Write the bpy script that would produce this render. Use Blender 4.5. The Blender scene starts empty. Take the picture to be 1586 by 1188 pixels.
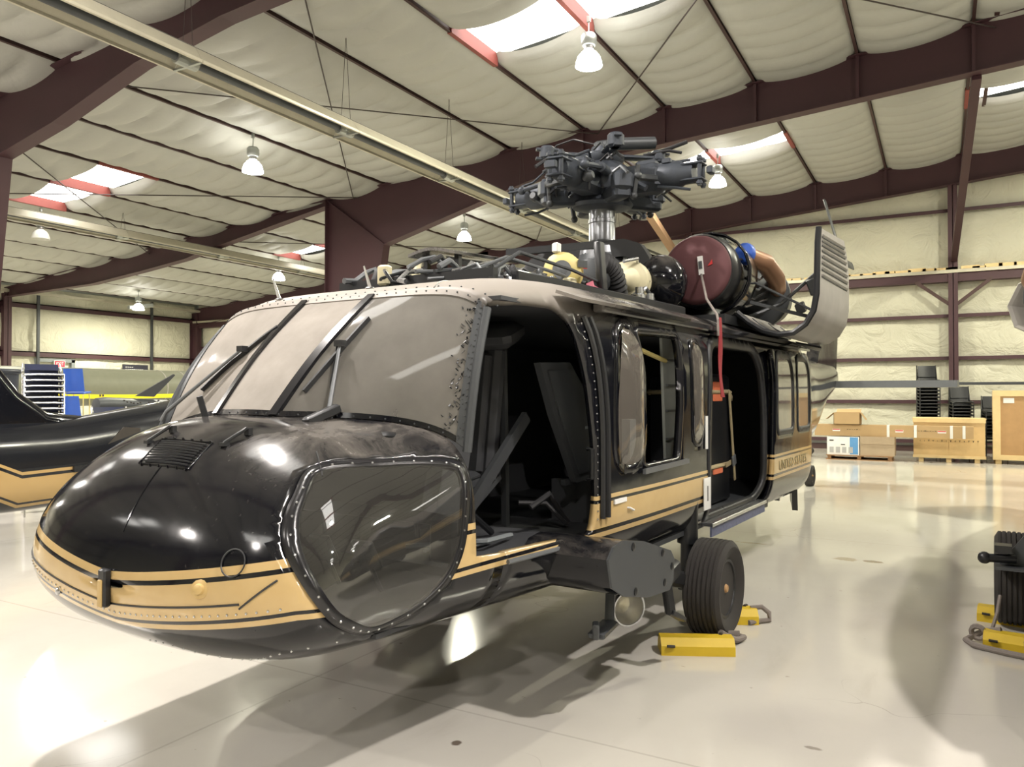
import bpy, math, random
import numpy as np
from mathutils import Vector, Matrix, Euler
from mathutils.geometry import delaunay_2d_cdt
random.seed(7)
scene = bpy.context.scene
COL = scene.collection
R = math.radians
# ------------------------------------------------------------------ camera, world, exposure
cam_d = bpy.data.cameras.new('camera'); cam = bpy.data.objects.new('camera', cam_d); COL.objects.link(cam)
cam_d.sensor_width = 36; cam_d.lens = 36*1191/1586; cam_d.clip_start = .05; cam_d.clip_end = 200
cam.location = (0, 0, 1.68)
cam.rotation_euler = (R(90+.77), 0, R(29.2))
scene.camera = cam
wd = bpy.data.worlds.new('world'); scene.world = wd; wd.use_nodes = True
wd.node_tree.nodes['Background'].inputs[0].default_value = (.75, .85, 1, 1)
wd.node_tree.nodes['Background'].inputs[1].default_value = .6
scene.view_settings.view_transform = 'Standard'
scene.view_settings.look = 'None'
scene.view_settings.gamma = 1
scene.view_settings.use_curve_mapping = False
scene.view_settings.exposure = 0.12
LAMP_W = 460.0
LAMP_COL = (1.0, .96, .76)
LAMP_COL_FRONT = (1.0, .93, .87)
LAMP_FRONT = 1.25
LAMP_BACK = .85
SKYLIGHT = 7.0
# ------------------------------------------------------------------ node helpers
class NB:
    def __init__(s, name):
        s.m = bpy.data.materials.new(name); s.m.use_nodes = True
        s.t = s.m.node_tree; s.t.nodes.clear()
        s.out = s.t.nodes.new('ShaderNodeOutputMaterial')
    def n(s, typ, **kw):
        o = s.t.nodes.new(typ)
        for k, v in kw.items(): setattr(o, k, v)
        return o
    def set(s, sock, v):
        if isinstance(v, bpy.types.NodeSocket): s.t.links.new(v, sock)
        elif isinstance(v, (tuple, list)) and sock.type == 'RGBA' and len(v) == 3: sock.default_value = (*v, 1)
        else: sock.default_value = v
    def math(s, op, a, b=0.0, c=None, clamp=False):
        o = s.n('ShaderNodeMath', operation=op); o.use_clamp = clamp
        s.set(o.inputs[0], a); s.set(o.inputs[1], b)
        if c is not None: s.set(o.inputs[2], c)
        return o.outputs[0]
    def mix(s, f, a, b):
        o = s.n('ShaderNodeMix', data_type='RGBA')
        s.set(o.inputs[0], f); s.set(o.inputs[6], a); s.set(o.inputs[7], b)
        return o.outputs[2]
    def mixf(s, f, a, b):
        o = s.n('ShaderNodeMix', data_type='FLOAT')
        s.set(o.inputs[0], f); s.set(o.inputs[2], a); s.set(o.inputs[3], b)
        return o.outputs[0]
    def coord(s, k='Object'): return s.n('ShaderNodeTexCoord').outputs[k]
    def xyz(s, v):
        o = s.n('ShaderNodeSeparateXYZ'); s.set(o.inputs[0], v); return o.outputs
    def noise(s, scale, vec=None, detail=4, rough=.55, dist=0):
        o = s.n('ShaderNodeTexNoise'); o.inputs['Scale'].default_value = scale; o.inputs['Detail'].default_value = detail
        o.inputs['Roughness'].default_value = rough; o.inputs['Distortion'].default_value = dist
        s.set(o.inputs['Vector'], vec if vec is not None else s.coord()); return o.outputs[0]
    def scalev(s, v, sc):
        o = s.n('ShaderNodeMapping'); s.set(o.inputs[0], v); o.inputs['Scale'].default_value = sc; return o.outputs[0]
    def step(s, v, lo, hi):
        o = s.n('ShaderNodeMapRange', interpolation_type='SMOOTHSTEP'); s.set(o.inputs[0], v)
        s.set(o.inputs[1], lo); s.set(o.inputs[2], hi); o.inputs[3].default_value = 0; o.inputs[4].default_value = 1
        return o.outputs[0]
    def bump(s, h, strength=.3, dist=.02):
        o = s.n('ShaderNodeBump'); o.inputs['Strength'].default_value = strength; o.inputs['Distance'].default_value = dist
        s.set(o.inputs['Height'], h); return o.outputs[0]
    def bsdf(s, col, rough=.5, metal=0, normal=None, spec=.5, coat=0, emit=None, estr=0):
        o = s.n('ShaderNodeBsdfPrincipled')
        s.set(o.inputs['Base Color'], col); s.set(o.inputs['Roughness'], rough); s.set(o.inputs['Metallic'], metal)
        s.set(o.inputs['Specular IOR Level'], spec); s.set(o.inputs['Coat Weight'], coat)
        o.inputs['Coat Roughness'].default_value = .04
        if normal is not None: s.set(o.inputs['Normal'], normal)
        if emit is not None: s.set(o.inputs['Emission Color'], emit); o.inputs['Emission Strength'].default_value = estr
        return o.outputs[0]
    def done(s, sh):
        s.t.links.new(sh, s.out.inputs[0]); return s.m
def simple(name, col, rough=.5, metal=0, var=.12, scale=6, bump=0, spec=.5, coat=0):
    b = NB(name); nz = b.noise(scale)
    k = b.math('MULTIPLY_ADD', nz, 2*var, 1-var)
    o = b.n('ShaderNodeMix', data_type='RGBA', blend_type='MULTIPLY'); o.inputs[0].default_value = 1
    b.set(o.inputs[6], col)
    cc = b.n('ShaderNodeCombineColor'); [b.set(cc.inputs[i], k) for i in range(3)]
    b.set(o.inputs[7], cc.outputs[0])
    nrm = b.bump(b.noise(scale*6, detail=3), bump, .01) if bump else None
    return b.done(b.bsdf(o.outputs[2], rough, metal, nrm, spec, coat))
DUST = (.30, .272, .24)
def paint_mat(name, stripes=True, dust=1.0, base=(.006, .0065, .009)):
    b = NB(name); co = b.coord(); x, y, z = b.xyz(co)
    s = b.math('MULTIPLY', x, -1)
    col = base
    if stripes:
        ay = b.math('MINIMUM', b.math('DIVIDE', b.math('ABSOLUTE', y), .9), 1.0)
        z2 = b.math('SUBTRACT', z, b.math('MULTIPLY', b.math('POWER', ay, 1.3), .125))
        t = b.math('DIVIDE', b.math('SUBTRACT', s, .4), 1.6, clamp=True)
        def band(lo0, hi0, lo1, hi1):
            lo = b.mixf(t, lo0, lo1); hi = b.mixf(t, hi0, hi1)
            return b.math('MULTIPLY', b.math('GREATER_THAN', z2, lo), b.math('LESS_THAN', z2, hi))
        g = b.math('ADD', b.math('ADD', band(.943, .975, .975, .998), band(.787, .925, .82, .957)), band(.752, .773, .77, .797))
        g = b.math('MULTIPLY', g, b.math('LESS_THAN', s, 7.25))
        gold = b.mix(b.noise(9), (.50, .345, .15), (.56, .41, .20))
        col = b.mix(g, base, gold)
    up = b.xyz(b.n('ShaderNodeNewGeometry').outputs['Normal'])[2]
    nz = b.noise(3.2, detail=7, rough=.68, dist=.6)
    fine = b.noise(45, detail=3)
    m = b.math('MULTIPLY', b.step(up, .25, .95), b.step(nz, .32, .72))
    near = b.mixf(b.step(s, .15, .60), .05, .46)
    d = b.math('MULTIPLY', m, near)
    d = b.math('ADD', d, b.math('MULTIPLY', b.step(fine, .63, .72), .05))
    roof = b.math('MULTIPLY', b.step(b.math('ADD', z, b.math('MULTIPLY', nz, .12)), 2.09, 2.26), b.math('SUBTRACT', 1, b.step(b.math('ADD', s, b.math('MULTIPLY', nz, .5)), 2.05, 2.75)))
    d = b.math('MAXIMUM', d, b.math('MULTIPLY', roof, .92))
    d = b.math('MULTIPLY', d, dust, clamp=True)
    col = b.mix(d, col, DUST)
    scr = b.noise(2.2, b.scalev(co, (3, 3, .6)), detail=6)
    rough = b.math('ADD', b.math('MULTIPLY', scr, .09), b.math('MULTIPLY_ADD', d, .5, .06))
    nrm = b.bump(b.noise(5, detail=2), .05, .02)
    return b.done(b.bsdf(col, rough, 0, nrm, .5, 0))
def glass_mat(name, tint=(.8, .82, .8), dust=.1, rough=.02, dcol=(.55, .51, .45), refl=1.0):
    b = NB(name)
    tr = b.n('ShaderNodeBsdfTransparent'); b.set(tr.inputs[0], tint)
    gl = b.n('ShaderNodeBsdfGlossy'); gl.inputs['Roughness'].default_value = rough
    fr = b.n('ShaderNodeFresnel'); fr.inputs[0].default_value = 1.5
    mx = b.n('ShaderNodeMixShader'); b.set(mx.inputs[0], b.math('MULTIPLY', fr.outputs[0], refl, clamp=True)); b.set(mx.inputs[1], tr.outputs[0]); b.set(mx.inputs[2], gl.outputs[0])
    di = b.n('ShaderNodeBsdfDiffuse'); b.set(di.inputs[0], dcol)
    nz = b.noise(4, detail=6, rough=.6)
    m2 = b.n('ShaderNodeMixShader'); b.set(m2.inputs[0], b.math('MULTIPLY', b.math('MULTIPLY_ADD', nz, .7, .65), dust, clamp=True))
    b.set(m2.inputs[1], mx.outputs[0]); b.set(m2.inputs[2], di.outputs[0])
    return b.done(m2.outputs[0])
def emit_mat(name, col, st):
    b = NB(name); e = b.n('ShaderNodeEmission'); b.set(e.inputs[0], col); e.inputs[1].default_value = st
    return b.done(e.outputs[0])
M = {}
M['paint'] = paint_mat('gloss_black_gold_paint')
M['plain_paint'] = paint_mat('gloss_black_paint', stripes=False, dust=.8)
M['black'] = simple('satin_black', (.012, .013, .015), .35)
M['rubber_trim'] = simple('black_trim', (.02, .021, .023), .45)
M['dark'] = simple('dark_interior', (.045, .047, .052), .7)
M['seatblack'] = simple('black_seat_shell', (.05, .053, .057), .45)
M['gloss'] = simple('gloss_black_trim', (.012, .012, .014), .22)
M['darkgrey'] = simple('dark_grey_metal', (.06, .065, .07), .45, .2)
M['grey'] = simple('grey_metal', (.16, .17, .18), .4, .4)
M['liner'] = simple('grey_green_cabin_liner', (.50, .53, .50), .6)
M['midgrey'] = simple('grey_primer_panel', (.20, .22, .23), .55)
M['steel'] = simple('bright_steel', (.55, .56, .57), .25, .9)
M['mast'] = simple('mast_steel', (.30, .31, .33), .3, .85)
M['rotor'] = simple('rotor_grey', (.05, .058, .072), .5, .3, var=.35, scale=14)
M['yellowcast'] = simple('yellow_chromate_casting', (.62, .52, .20), .5, .0)
M['creamcast'] = simple('cream_casting', (.62, .57, .38), .45)
M['cable'] = simple('black_hose', (.016, .016, .018), .6)
M['pink'] = simple('pink_tape', (.75, .22, .30), .6)
M['red'] = simple('red_cover', (.105, .038, .042), .75)
M['redbright'] = simple('red_print', (.55, .03, .03), .6)
M['ribbon'] = simple('red_streamer', (.28, .03, .035), .8)
M['orange'] = simple('orange_fabric', (.62, .16, .07), .8)
M['webbing'] = simple('tan_webbing', (.33, .27, .15), .85)
M['harness'] = simple('grey_harness', (.22, .21, .22), .85)
M['gold'] = simple('gold_paint', (.5, .35, .14), .35)
M['goldletter'] = simple('dark_gold_letter', (.30, .25, .13), .4)
M['copper'] = simple('heat_stained_duct', (.36, .20, .12), .35, .6)
M['cowl'] = simple('dusty_pale_cowl', (.36, .34, .31), .55, .0, var=.2, scale=3)
M['white'] = simple('white_label', (.75, .75, .73), .6)
M['tire'] = simple('tire_rubber', (.030, .027, .025), .75, bump=.1)
M['yellow'] = simple('yellow_chock_paint', (.62, .43, .02), .55, var=.18)
M['rope'] = simple('grey_rope', (.23, .20, .18), .95, bump=.6, scale=30)
M['maroon'] = simple('maroon_primer_steel', (.054, .021, .027), .55, var=.15, scale=1.5)
M['tan'] = simple('lit_maroon_strut', (.36, .22, .13), .6)  # maroon strut with the warm light on it put into the base colour
M['maroon_lit'] = simple('skylit_maroon_purlin', (.22, .05, .04), .6)  # brighter copy of the purlin steel, skylight glow painted into its colour
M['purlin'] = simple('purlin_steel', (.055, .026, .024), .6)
M['cablesteel'] = simple('bracing_cable', (.045, .033, .03), .6)
M['beige'] = simple('beige_sheet_metal', (.50, .47, .37), .4, .2)
M['galv'] = simple('galvanised_metal', (.40, .42, .40), .35, .7)
M['wood'] = simple('crate_plywood', (.62, .43, .20), .7, var=.2, scale=4)
M['woodlight'] = simple('crate_batten_pine', (.70, .53, .27), .7, var=.15)
M['woodbrown'] = simple('crate_brown_panel', (.42, .25, .11), .75, var=.15)
M['pallet'] = simple('pallet_wood', (.27, .15, .07), .8)
M['card'] = simple('cardboard', (.44, .30, .15), .85, var=.08)
M['cardgrey'] = simple('faded_cardboard', (.40, .31, .21), .85, var=.08)
M['blue'] = simple('blue_plastic', (.03, .10, .45), .4)
M['blueprint'] = simple('blue_print', (.10, .28, .55), .6)
M['bluesill'] = simple('worn_blue_sill', (.10, .115, .20), .5, var=.6, scale=30)
M['navy'] = simple('navy_seat_plastic', (.02, .025, .06), .45)
M['chrome'] = simple('chair_chrome', (.62, .63, .64), .2, .95)
M['bin'] = simple('dark_bin_plastic', (.03, .035, .05), .5)
M['olive'] = simple('olive_green_paint', (.20, .205, .15), .45)
M['tape'] = simple('yellow_tape', (.85, .72, .02), .5)
M['sign'] = simple('dark_sign', (.03, .03, .045), .5)
M['stain'] = simple('sign_print', (.4, .4, .4), .6)
M['ink'] = simple('black_ink', (.03, .025, .02), .7)
M['exit'] = emit_mat('exit_sign_red_glow', (1, .07, .09), 1.6)
M['lampglow'] = emit_mat('lit_lamp_globe', (1, .97, .88), 30)
M['lampoff'] = simple('unlit_lamp_globe', (.75, .75, .70), .3)
M['skylight'] = emit_mat('daylit_skylight_panel', (1, .97, .90), SKYLIGHT)
M['lens'] = glass_mat('search_light_glass', (.95, .93, .85), .02)
M['wscreen_dusty'] = glass_mat('dusty_windshield_glass', (.7, .7, .66), .88, .08, (.33, .305, .275))
M['wscreen'] = glass_mat('hazy_windshield_glass', (.62, .64, .60), .50, .05, (.29, .275, .25), 1.8)
M['chin'] = glass_mat('chin_window_glass', (.55, .57, .55), .10, .03, (.24, .235, .22), 2.6)
M['sideglass'] = glass_mat('side_window_glass', (.5, .5, .48), .22, .04, (.42, .38, .33), 2.0)
# insulation
def insul(name, col, sc=1.6, st=.35):
    b = NB(name); co = b.coord()
    nz = b.noise(.35, co, detail=5); st2 = b.noise(1.3, co, detail=6, rough=.7)
    c = b.mix(b.step(nz, .3, .75), col, tuple(k*.86 for k in col))
    c = b.mix(b.math('MULTIPLY', b.step(st2, .62, .8), .35), c, tuple(k*.6 for k in col))
    h = b.noise(sc, co, detail=4, rough=.6, dist=1.4)
    return b.done(b.bsdf(c, .55, 0, b.bump(h, st, .08), .3))
M['insul'] = insul('white_vinyl_insulation', (.42, .42, .385), 1.2, .2)
M['wallinsul'] = insul('wall_vinyl_insulation', (.60, .585, .47), 1.5, 1.2)
def floor_mat():
    b = NB('white_epoxy_floor'); co = b.coord(); x, y, z = b.xyz(co)
    nz = b.noise(.5, co, detail=6, rough=.6)
    c = b.mix(b.step(nz, .25, .8), (.60, .575, .52), (.52, .495, .445))
    sm = b.noise(1.8, b.scalev(co, (1, .35, 1)), detail=6, rough=.65, dist=.8)
    c = b.mix(b.math('MULTIPLY', b.step(sm, .55, .8), .35), c, (.42, .38, .33))
    sp = b.noise(14, co, detail=2)
    c = b.mix(b.math('MULTIPLY', b.step(sp, .74, .77), .5), c, (.25, .21, .17))
    def blot(px, py, rx, ry, col, amt):
        dx = b.math('DIVIDE', b.math('SUBTRACT', x, px), rx); dy = b.math('DIVIDE', b.math('SUBTRACT', y, py), ry)
        d = b.math('ADD', b.math('SQRT', b.math('ADD', b.math('MULTIPLY', dx, dx), b.math('MULTIPLY', dy, dy))), b.math('MULTIPLY_ADD', b.noise(9, co), 1.6, -.8))
        return b.mix(b.math('MULTIPLY', b.math('SUBTRACT', 1, b.step(d, .6, 1.0)), amt), c, col)
    for a in [(-.86, 8.5, .14, .10, (.26, .18, .08), .6), (-.62, 8.5, .10, .07, (.16, .10, .04), .8), (-1.9, 8.9, .2, .05, (.3, .2, .09), .6), (-2.05, 3.12, .03, .035, (.10, .07, .05), .9), (-.55, 3.9, .05, .02, (.2, .17, .14), .7)]:
        c = blot(*a)
    for (ax, per, off) in ((x, 6.1, 1.2), (y, 6.1, .6)):
        fr = b.math('ABSOLUTE', b.math('SUBTRACT', b.math('FRACT', b.math('DIVIDE', b.math('ADD', ax, off+60), per)), .5))
        c = b.mix(b.math('MULTIPLY', b.math('LESS_THAN', fr, .0012), .35), c, (.30, .27, .23))
    cr = b.n('ShaderNodeTexVoronoi', feature='DISTANCE_TO_EDGE'); cr.inputs['Scale'].default_value = .35
    wob = b.n('ShaderNodeVectorMath', operation='ADD'); b.set(wob.inputs[0], co)
    nv = b.n('ShaderNodeTexNoise'); nv.inputs['Scale'].default_value = 1.4; b.set(nv.inputs['Vector'], co); b.set(wob.inputs[1], nv.outputs[1])
    b.set(cr.inputs['Vector'], wob.outputs[0])
    c = b.mix(b.math('MULTIPLY', b.math('MULTIPLY', b.math('LESS_THAN', cr.outputs[0], .0012), b.step(b.noise(.4, co), .5, .6)), .4), c, (.25, .21, .18))
    rough = b.math('MULTIPLY_ADD', nz, .13, .045)
    return b.done(b.bsdf(c, rough, 0, b.bump(b.noise(1.6, co, detail=3), .03, .02), .5))
M['floor'] = floor_mat()
# ------------------------------------------------------------------ mesh helpers
class MB:
    def __init__(s): s.v = []; s.f = []
    def add(s, vs, fs):
        k = len(s.v); s.v += [tuple(p) for p in vs]; s.f += [tuple(i+k for i in f) for f in fs]; return s
    def box(s, c, sz, rot=None, bev=0):
        hx, hy, hz = sz[0]/2, sz[1]/2, sz[2]/2
        if bev:
            b = min(bev, hx*.9, hy*.9, hz*.9)
            prof = [(-hx+b, -hy), (hx-b, -hy), (hx, -hy+b), (hx, hy-b), (hx-b, hy), (-hx+b, hy), (-hx, hy-b), (-hx, -hy+b)]
            vs = []
            for zz, k in ((-hz, b), (-hz+b, 0), (hz-b, 0), (hz, b)):
                for (px, py) in prof:
                    vs.append((px*(hx-k)/hx, py*(hy-k)/hy, zz))
            fs = [tuple(range(7, -1, -1)), tuple(range(24, 32))]
            for r in range(3):
                for i in range(8):
                    fs.append((r*8+i, r*8+(i+1) % 8, (r+1)*8+(i+1) % 8, (r+1)*8+i))
        else:
            vs = [(x, y, z) for z in (-hz, hz) for x, y in ((-hx, -hy), (hx, -hy), (hx, hy), (-hx, hy))]
            fs = [(3, 2, 1, 0), (4, 5, 6, 7), (0, 1, 5, 4), (1, 2, 6, 5), (2, 3, 7, 6), (3, 0, 4, 7)]
        m = Matrix.Identity(3) if rot is None else (rot if isinstance(rot, Matrix) else Euler(rot).to_matrix())
        return s.add([m @ Vector(p) + Vector(c) for p in vs], fs)
    def mm(s, a, b, bev=0):
        return s.box([(a[i]+b[i])/2 for i in range(3)], [abs(b[i]-a[i]) for i in range(3)], None, bev)
    def bar(s, a, b, w, h, up=(0, 0, 1), bev=0):
        a, b = Vector(a), Vector(b); d = b-a; L = d.length; x = d.normalized()
        u = Vector(up); y = u.cross(x)
        if y.length < 1e-4: y = Vector((1, 0, 0)).cross(x)
        y.normalize(); z = x.cross(y)
        m = Matrix((x, y, z)).transposed()
        return s.box((a+b)/2, (L, w, h), m, bev)
    def tube(s, pts, r, n=8, cap=True):
        P = [Vector(p) for p in pts]; rr = r if isinstance(r, (list, tuple)) else [r]*len(P)
        t0 = (P[1]-P[0]).normalized(); u = t0.orthogonal().normalized(); vs = []
        for i, p in enumerate(P):
            t = (P[min(i+1, len(P)-1)]-P[max(i-1, 0)]).normalized()
            u = (u - t*u.dot(t))
            u = u.normalized() if u.length > 1e-5 else t.orthogonal().normalized()
            w = t.cross(u)
            vs += [p+(u*math.cos(2*math.pi*k/n)+w*math.sin(2*math.pi*k/n))*rr[i] for k in range(n)]
        fs = [(i*n+k, i*n+(k+1) % n, (i+1)*n+(k+1) % n, (i+1)*n+k) for i in range(len(P)-1) for k in range(n)]
        if cap: fs += [tuple(range(n-1, -1, -1)), tuple(range((len(P)-1)*n, len(P)*n))]
        return s.add(vs, fs)
    def lathe(s, prof, o, axis, n=24):
        """prof: (radius, height along axis)"""
        ax = Vector(axis).normalized(); u = ax.orthogonal().normalized(); w = ax.cross(u); o = Vector(o)
        vs = [o+ax*h+(u*math.cos(2*math.pi*k/n)+w*math.sin(2*math.pi*k/n))*max(r, 1e-4) for r, h in prof for k in range(n)]
        fs = [(i*n+k, i*n+(k+1) % n, (i+1)*n+(k+1) % n, (i+1)*n+k) for i in range(len(prof)-1) for k in range(n)]
        fs += [tuple(range(n-1, -1, -1)), tuple(range((len(prof)-1)*n, len(prof)*n))]
        return s.add(vs, fs)
    def prism(s, poly, off):
        n = len(poly); off = Vector(off)
        vs = [Vector(p) for p in poly]+[Vector(p)+off for p in poly]
        return s.add(vs, [tuple(range(n-1, -1, -1)), tuple(range(n, 2*n))]+[(i, (i+1) % n, n+(i+1) % n, n+i) for i in range(n)])
    def grid(s, fn, us, vs_, close=False):
        A = [fn(u, v) for u in us for v in vs_]; m = len(vs_)
        return s.add(A, [(i*m+j, i*m+j+1, (i+1)*m+j+1, (i+1)*m+j) for i in range(len(us)-1) for j in range(m-1)])
    def sheet(s, fn, us, vs_, off):
        """two-sided sheet: grid fn plus the same grid moved by vector/function off, with closed rim"""
        m = len(vs_); k = len(us); A = [Vector(fn(u, v)) for u in us for v in vs_]
        B = [p+(Vector(off(u, v)) if callable(off) else Vector(off)) for p, (u, v) in zip(A, [(u, v) for u in us for v in vs_])]
        N = len(A); fs = []
        for i in range(k-1):
            for j in range(m-1):
                q = (i*m+j, i*m+j+1, (i+1)*m+j+1, (i+1)*m+j)
                fs.append(q); fs.append(tuple(N+t for t in reversed(q)))
        rim = [i*m for i in range(k)]+[(k-1)*m+j for j in range(1, m)]+[i*m+m-1 for i in range(k-2, -1, -1)]+[j for j in range(m-2, 0, -1)]
        for a, b in zip(rim, rim[1:]+rim[:1]): fs.append((a, b, N+b, N+a))
        return s.add(A+B, fs)
    def sphere(s, c, r, n=12, m=8, sc=(1, 1, 1)):
        c = Vector(c)
        vs = []
        for i in range(m+1):
            th = math.pi*i/m
            for k in range(n):
                vs.append(c+Vector((max(math.sin(th), 1e-3)*math.cos(2*math.pi*k/n)*r*sc[0], max(math.sin(th), 1e-3)*math.sin(2*math.pi*k/n)*r*sc[1], math.cos(th)*r*sc[2])))
        return s.add(vs, [((i+1)*n+k, (i+1)*n+(k+1) % n, i*n+(k+1) % n, i*n+k) for i in range(m) for k in range(n)])
    def torus(s, c, axis, Rr, r, n=24, m=8, arc=1.0):
        ax = Vector(axis).normalized(); u = ax.orthogonal().normalized(); w = ax.cross(u); c = Vector(c)
        k = n if arc >= 1 else n+1
        pts = [c+(u*math.cos(2*math.pi*arc*i/n)+w*math.sin(2*math.pi*arc*i/n))*Rr for i in range(n+1)]
        return s.tube(pts, r, m, cap=arc < 1)
    def build(s, name, mat, parent=None, smooth=40, loc=None):
        me = bpy.data.meshes.new(name); me.from_pydata(s.v, [], s.f); me.validate(); me.update()
        o = bpy.data.objects.new(name, me); COL.objects.link(o)
        me.materials.append(M[mat] if isinstance(mat, str) else mat)
        import bmesh
        bm = bmesh.new(); bm.from_mesh(me); bmesh.ops.recalc_face_normals(bm, faces=bm.faces); bm.to_mesh(me); bm.free()
        if smooth:
            me.polygons.foreach_set('use_smooth', [True]*len(me.polygons)); me.set_sharp_from_angle(angle=R(smooth))
        if parent is not None: o.parent = parent
        if loc is not None: o.location = loc
        return o
def empty(name, loc=(0, 0, 0), rz=0):
    o = bpy.data.objects.new(name, None); COL.objects.link(o); o.location = loc; o.rotation_euler = (0, 0, rz); o.empty_display_size = .2; return o
def tag(o, label=None, cat=None, group=None, kind=None):
    if label: o['label'] = label
    if cat: o['category'] = cat
    if group: o['group'] = group
    if kind: o['kind'] = kind
    return o
def copy_tree(o, parent=None, skip=()):
    c = o.copy(); COL.objects.link(c); c.parent = parent
    for ch in list(o.children):
        if ch.name.split('.')[0] in skip: continue
        copy_tree(ch, c, skip)
    return c
def share(o, parent, loc=None, rot=None, name=None):
    c = o.copy(); COL.objects.link(c); c.parent = parent
    if loc is not None: c.location = loc
    if rot is not None: c.rotation_euler = rot
    return c
def text_obj(body, size, mat, parent, name, loc, rot, ext=.001, align='CENTER', sx=1):
    cu = bpy.data.curves.new(name, 'FONT'); cu.body = body; cu.size = size; cu.extrude = ext; cu.align_x = align; cu.align_y = 'CENTER'; cu.resolution_u = 2
    t = bpy.data.objects.new(name, cu); COL.objects.link(t)
    dg = bpy.context.evaluated_depsgraph_get(); me = bpy.data.meshes.new_from_object(t.evaluated_get(dg))
    bpy.data.objects.remove(t); bpy.data.curves.remove(cu)
    o = bpy.data.objects.new(name, me); COL.objects.link(o); me.materials.clear(); me.materials.append(M[mat]); o.parent = parent
    o.location = loc; o.rotation_euler = rot; o.scale = (sx, 1, 1)
    return o
def srange(a, b, n): return [a+(b-a)*i/(n-1) for i in range(n)]

# ------------------------------------------------------------------ the hangar
RIDGE = 8.3
def roof(x): return 8.506+(x if x < RIDGE else 2*RIDGE-x)/12
XL, XR, YF, YB = -32.0, 26.0, -13.0, 25.5
f_ = MB(); f_.mm((XL-.3, YF-.3, -.2), (XR+.3, YB+.3, 0)); fl = f_.build('floor', 'floor', smooth=0); tag(fl, 'glossy white epoxy hangar floor with stains', kind='structure')
FRAMES = [-9.9, -1.1, 7.7, 16.4, 25.15]
PUR = [-7.25+1.95*k for k in range(-12, 17)]
SKY = {(0, 1), (-7, -6), (4, 5), (12, 13)}
SKYK = {k for t in SKY for k in t}
BAYS = [(-12.9, -9.9, None), (-9.9, -1.1, (-6.5, -5.4)), (-1.1, 7.7, (2.3, 3.45)), (7.7, 16.4, (11.0, 12.25)), (16.4, 25.3, (20.05, 21.05))]
dk = MB()
for a, b in ((XL-.3, RIDGE), (RIDGE, XR+.3)):
    dk.prism([(a, YF-.3, roof(a)+.22), (b, YF-.3, roof(b)+.22), (b, YF-.3, roof(b)+.27), (a, YF-.3, roof(a)+.27)], (0, YB-YF+.6, 0))
ceil = dk.build('ceiling', 'galv', smooth=0); tag(ceil, 'sloping hangar roof lined with sagging white insulation', kind='structure')
rnd = random.Random(3)
def strip(x0, x1, y0, y1, fine, droop0=False, droop1=False):
    w = x1-x0; nu = 12 if fine else 6; ny = max(3, int((y1-y0)/(.066 if fine else .3)))
    ph = rnd.random(); am = .8+.4*rnd.random()
    def fn(u, v):
        x = x0+.03+(w-.06)*u; y = y0+(y1-y0)*v
        cr = abs(math.sin(math.pi*(y/.62+ph+.30*(2*u-1)**2)+.25*math.sin(y*1.7+ph*9)))
        sag = .15*math.sin(math.pi*u)**.55*am + (.115*cr**.5-.085)*math.sin(math.pi*u)**.5
        if droop0: sag += .12*math.exp(-((y-y0)/.15)**2)*0-.20*math.exp(-((y-y0)/.10)**2)
        if droop1: sag -= .20*math.exp(-((y1-y)/.10)**2)
        return (x, y, roof(x)-.03-sag)
    m = MB(); m.sheet(fn, srange(0, 1, nu+1), srange(0, 1, ny+1), (0, 0, .02)) if False else m.grid(fn, srange(0, 1, nu+1), srange(0, 1, ny+1))
    o = m.build('insulation_strip', 'insul', ceil, smooth=60)
for y0, y1, sk in BAYS:
    for i in range(len(PUR)-1):
        k = i-12; x0, x1 = max(PUR[i], XL), min(PUR[i+1], XR)
        if x1-x0 < .3: continue
        fine = y0 > 7 and x0 < 3 or (y0 > -2 and -20 < x0 < -3)
        if k in SKYK and sk:
            strip(x0, x1, y0, sk[0], fine, droop1=True); strip(x0, x1, sk[1], y1, fine, droop0=True)
            m = MB(); m.prism([(x0+.06, sk[0]-.15, roof(x0)+.13), (x1-.06, sk[0]-.15, roof(x1)+.13), (x1-.06, sk[0]-.15, roof(x1)+.16), (x0+.06, sk[0]-.15, roof(x0)+.16)], (0, sk[1]-sk[0]+.3, 0))
            m.build('skylight_panel', 'skylight', ceil, smooth=0)
        else:
            strip(x0, x1, y0, y1, fine)
for i, x in enumerate(PUR):
    if not XL < x < XR: continue
    m = MB(); z = roof(x)
    m.mm((x-.028, YF, z-.09), (x+.028, YB, z-.08)); m.mm((x-.004, YF, z-.09), (x+.004, YB, z+.2))
    if i == 16: m.mm((x+.32, YF, z-.07), (x+.40, YB, z-.05))
    m.build('purlin', 'purlin', ceil, smooth=0)
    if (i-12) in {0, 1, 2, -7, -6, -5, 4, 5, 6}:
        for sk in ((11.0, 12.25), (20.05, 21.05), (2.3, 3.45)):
            q = MB(); q.mm((x-.045, sk[0]-.2, z-.10), (x+.045, sk[1]+.1, z+.19)); q.build('exposed_purlin', 'maroon_lit', ceil, smooth=0)
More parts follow.
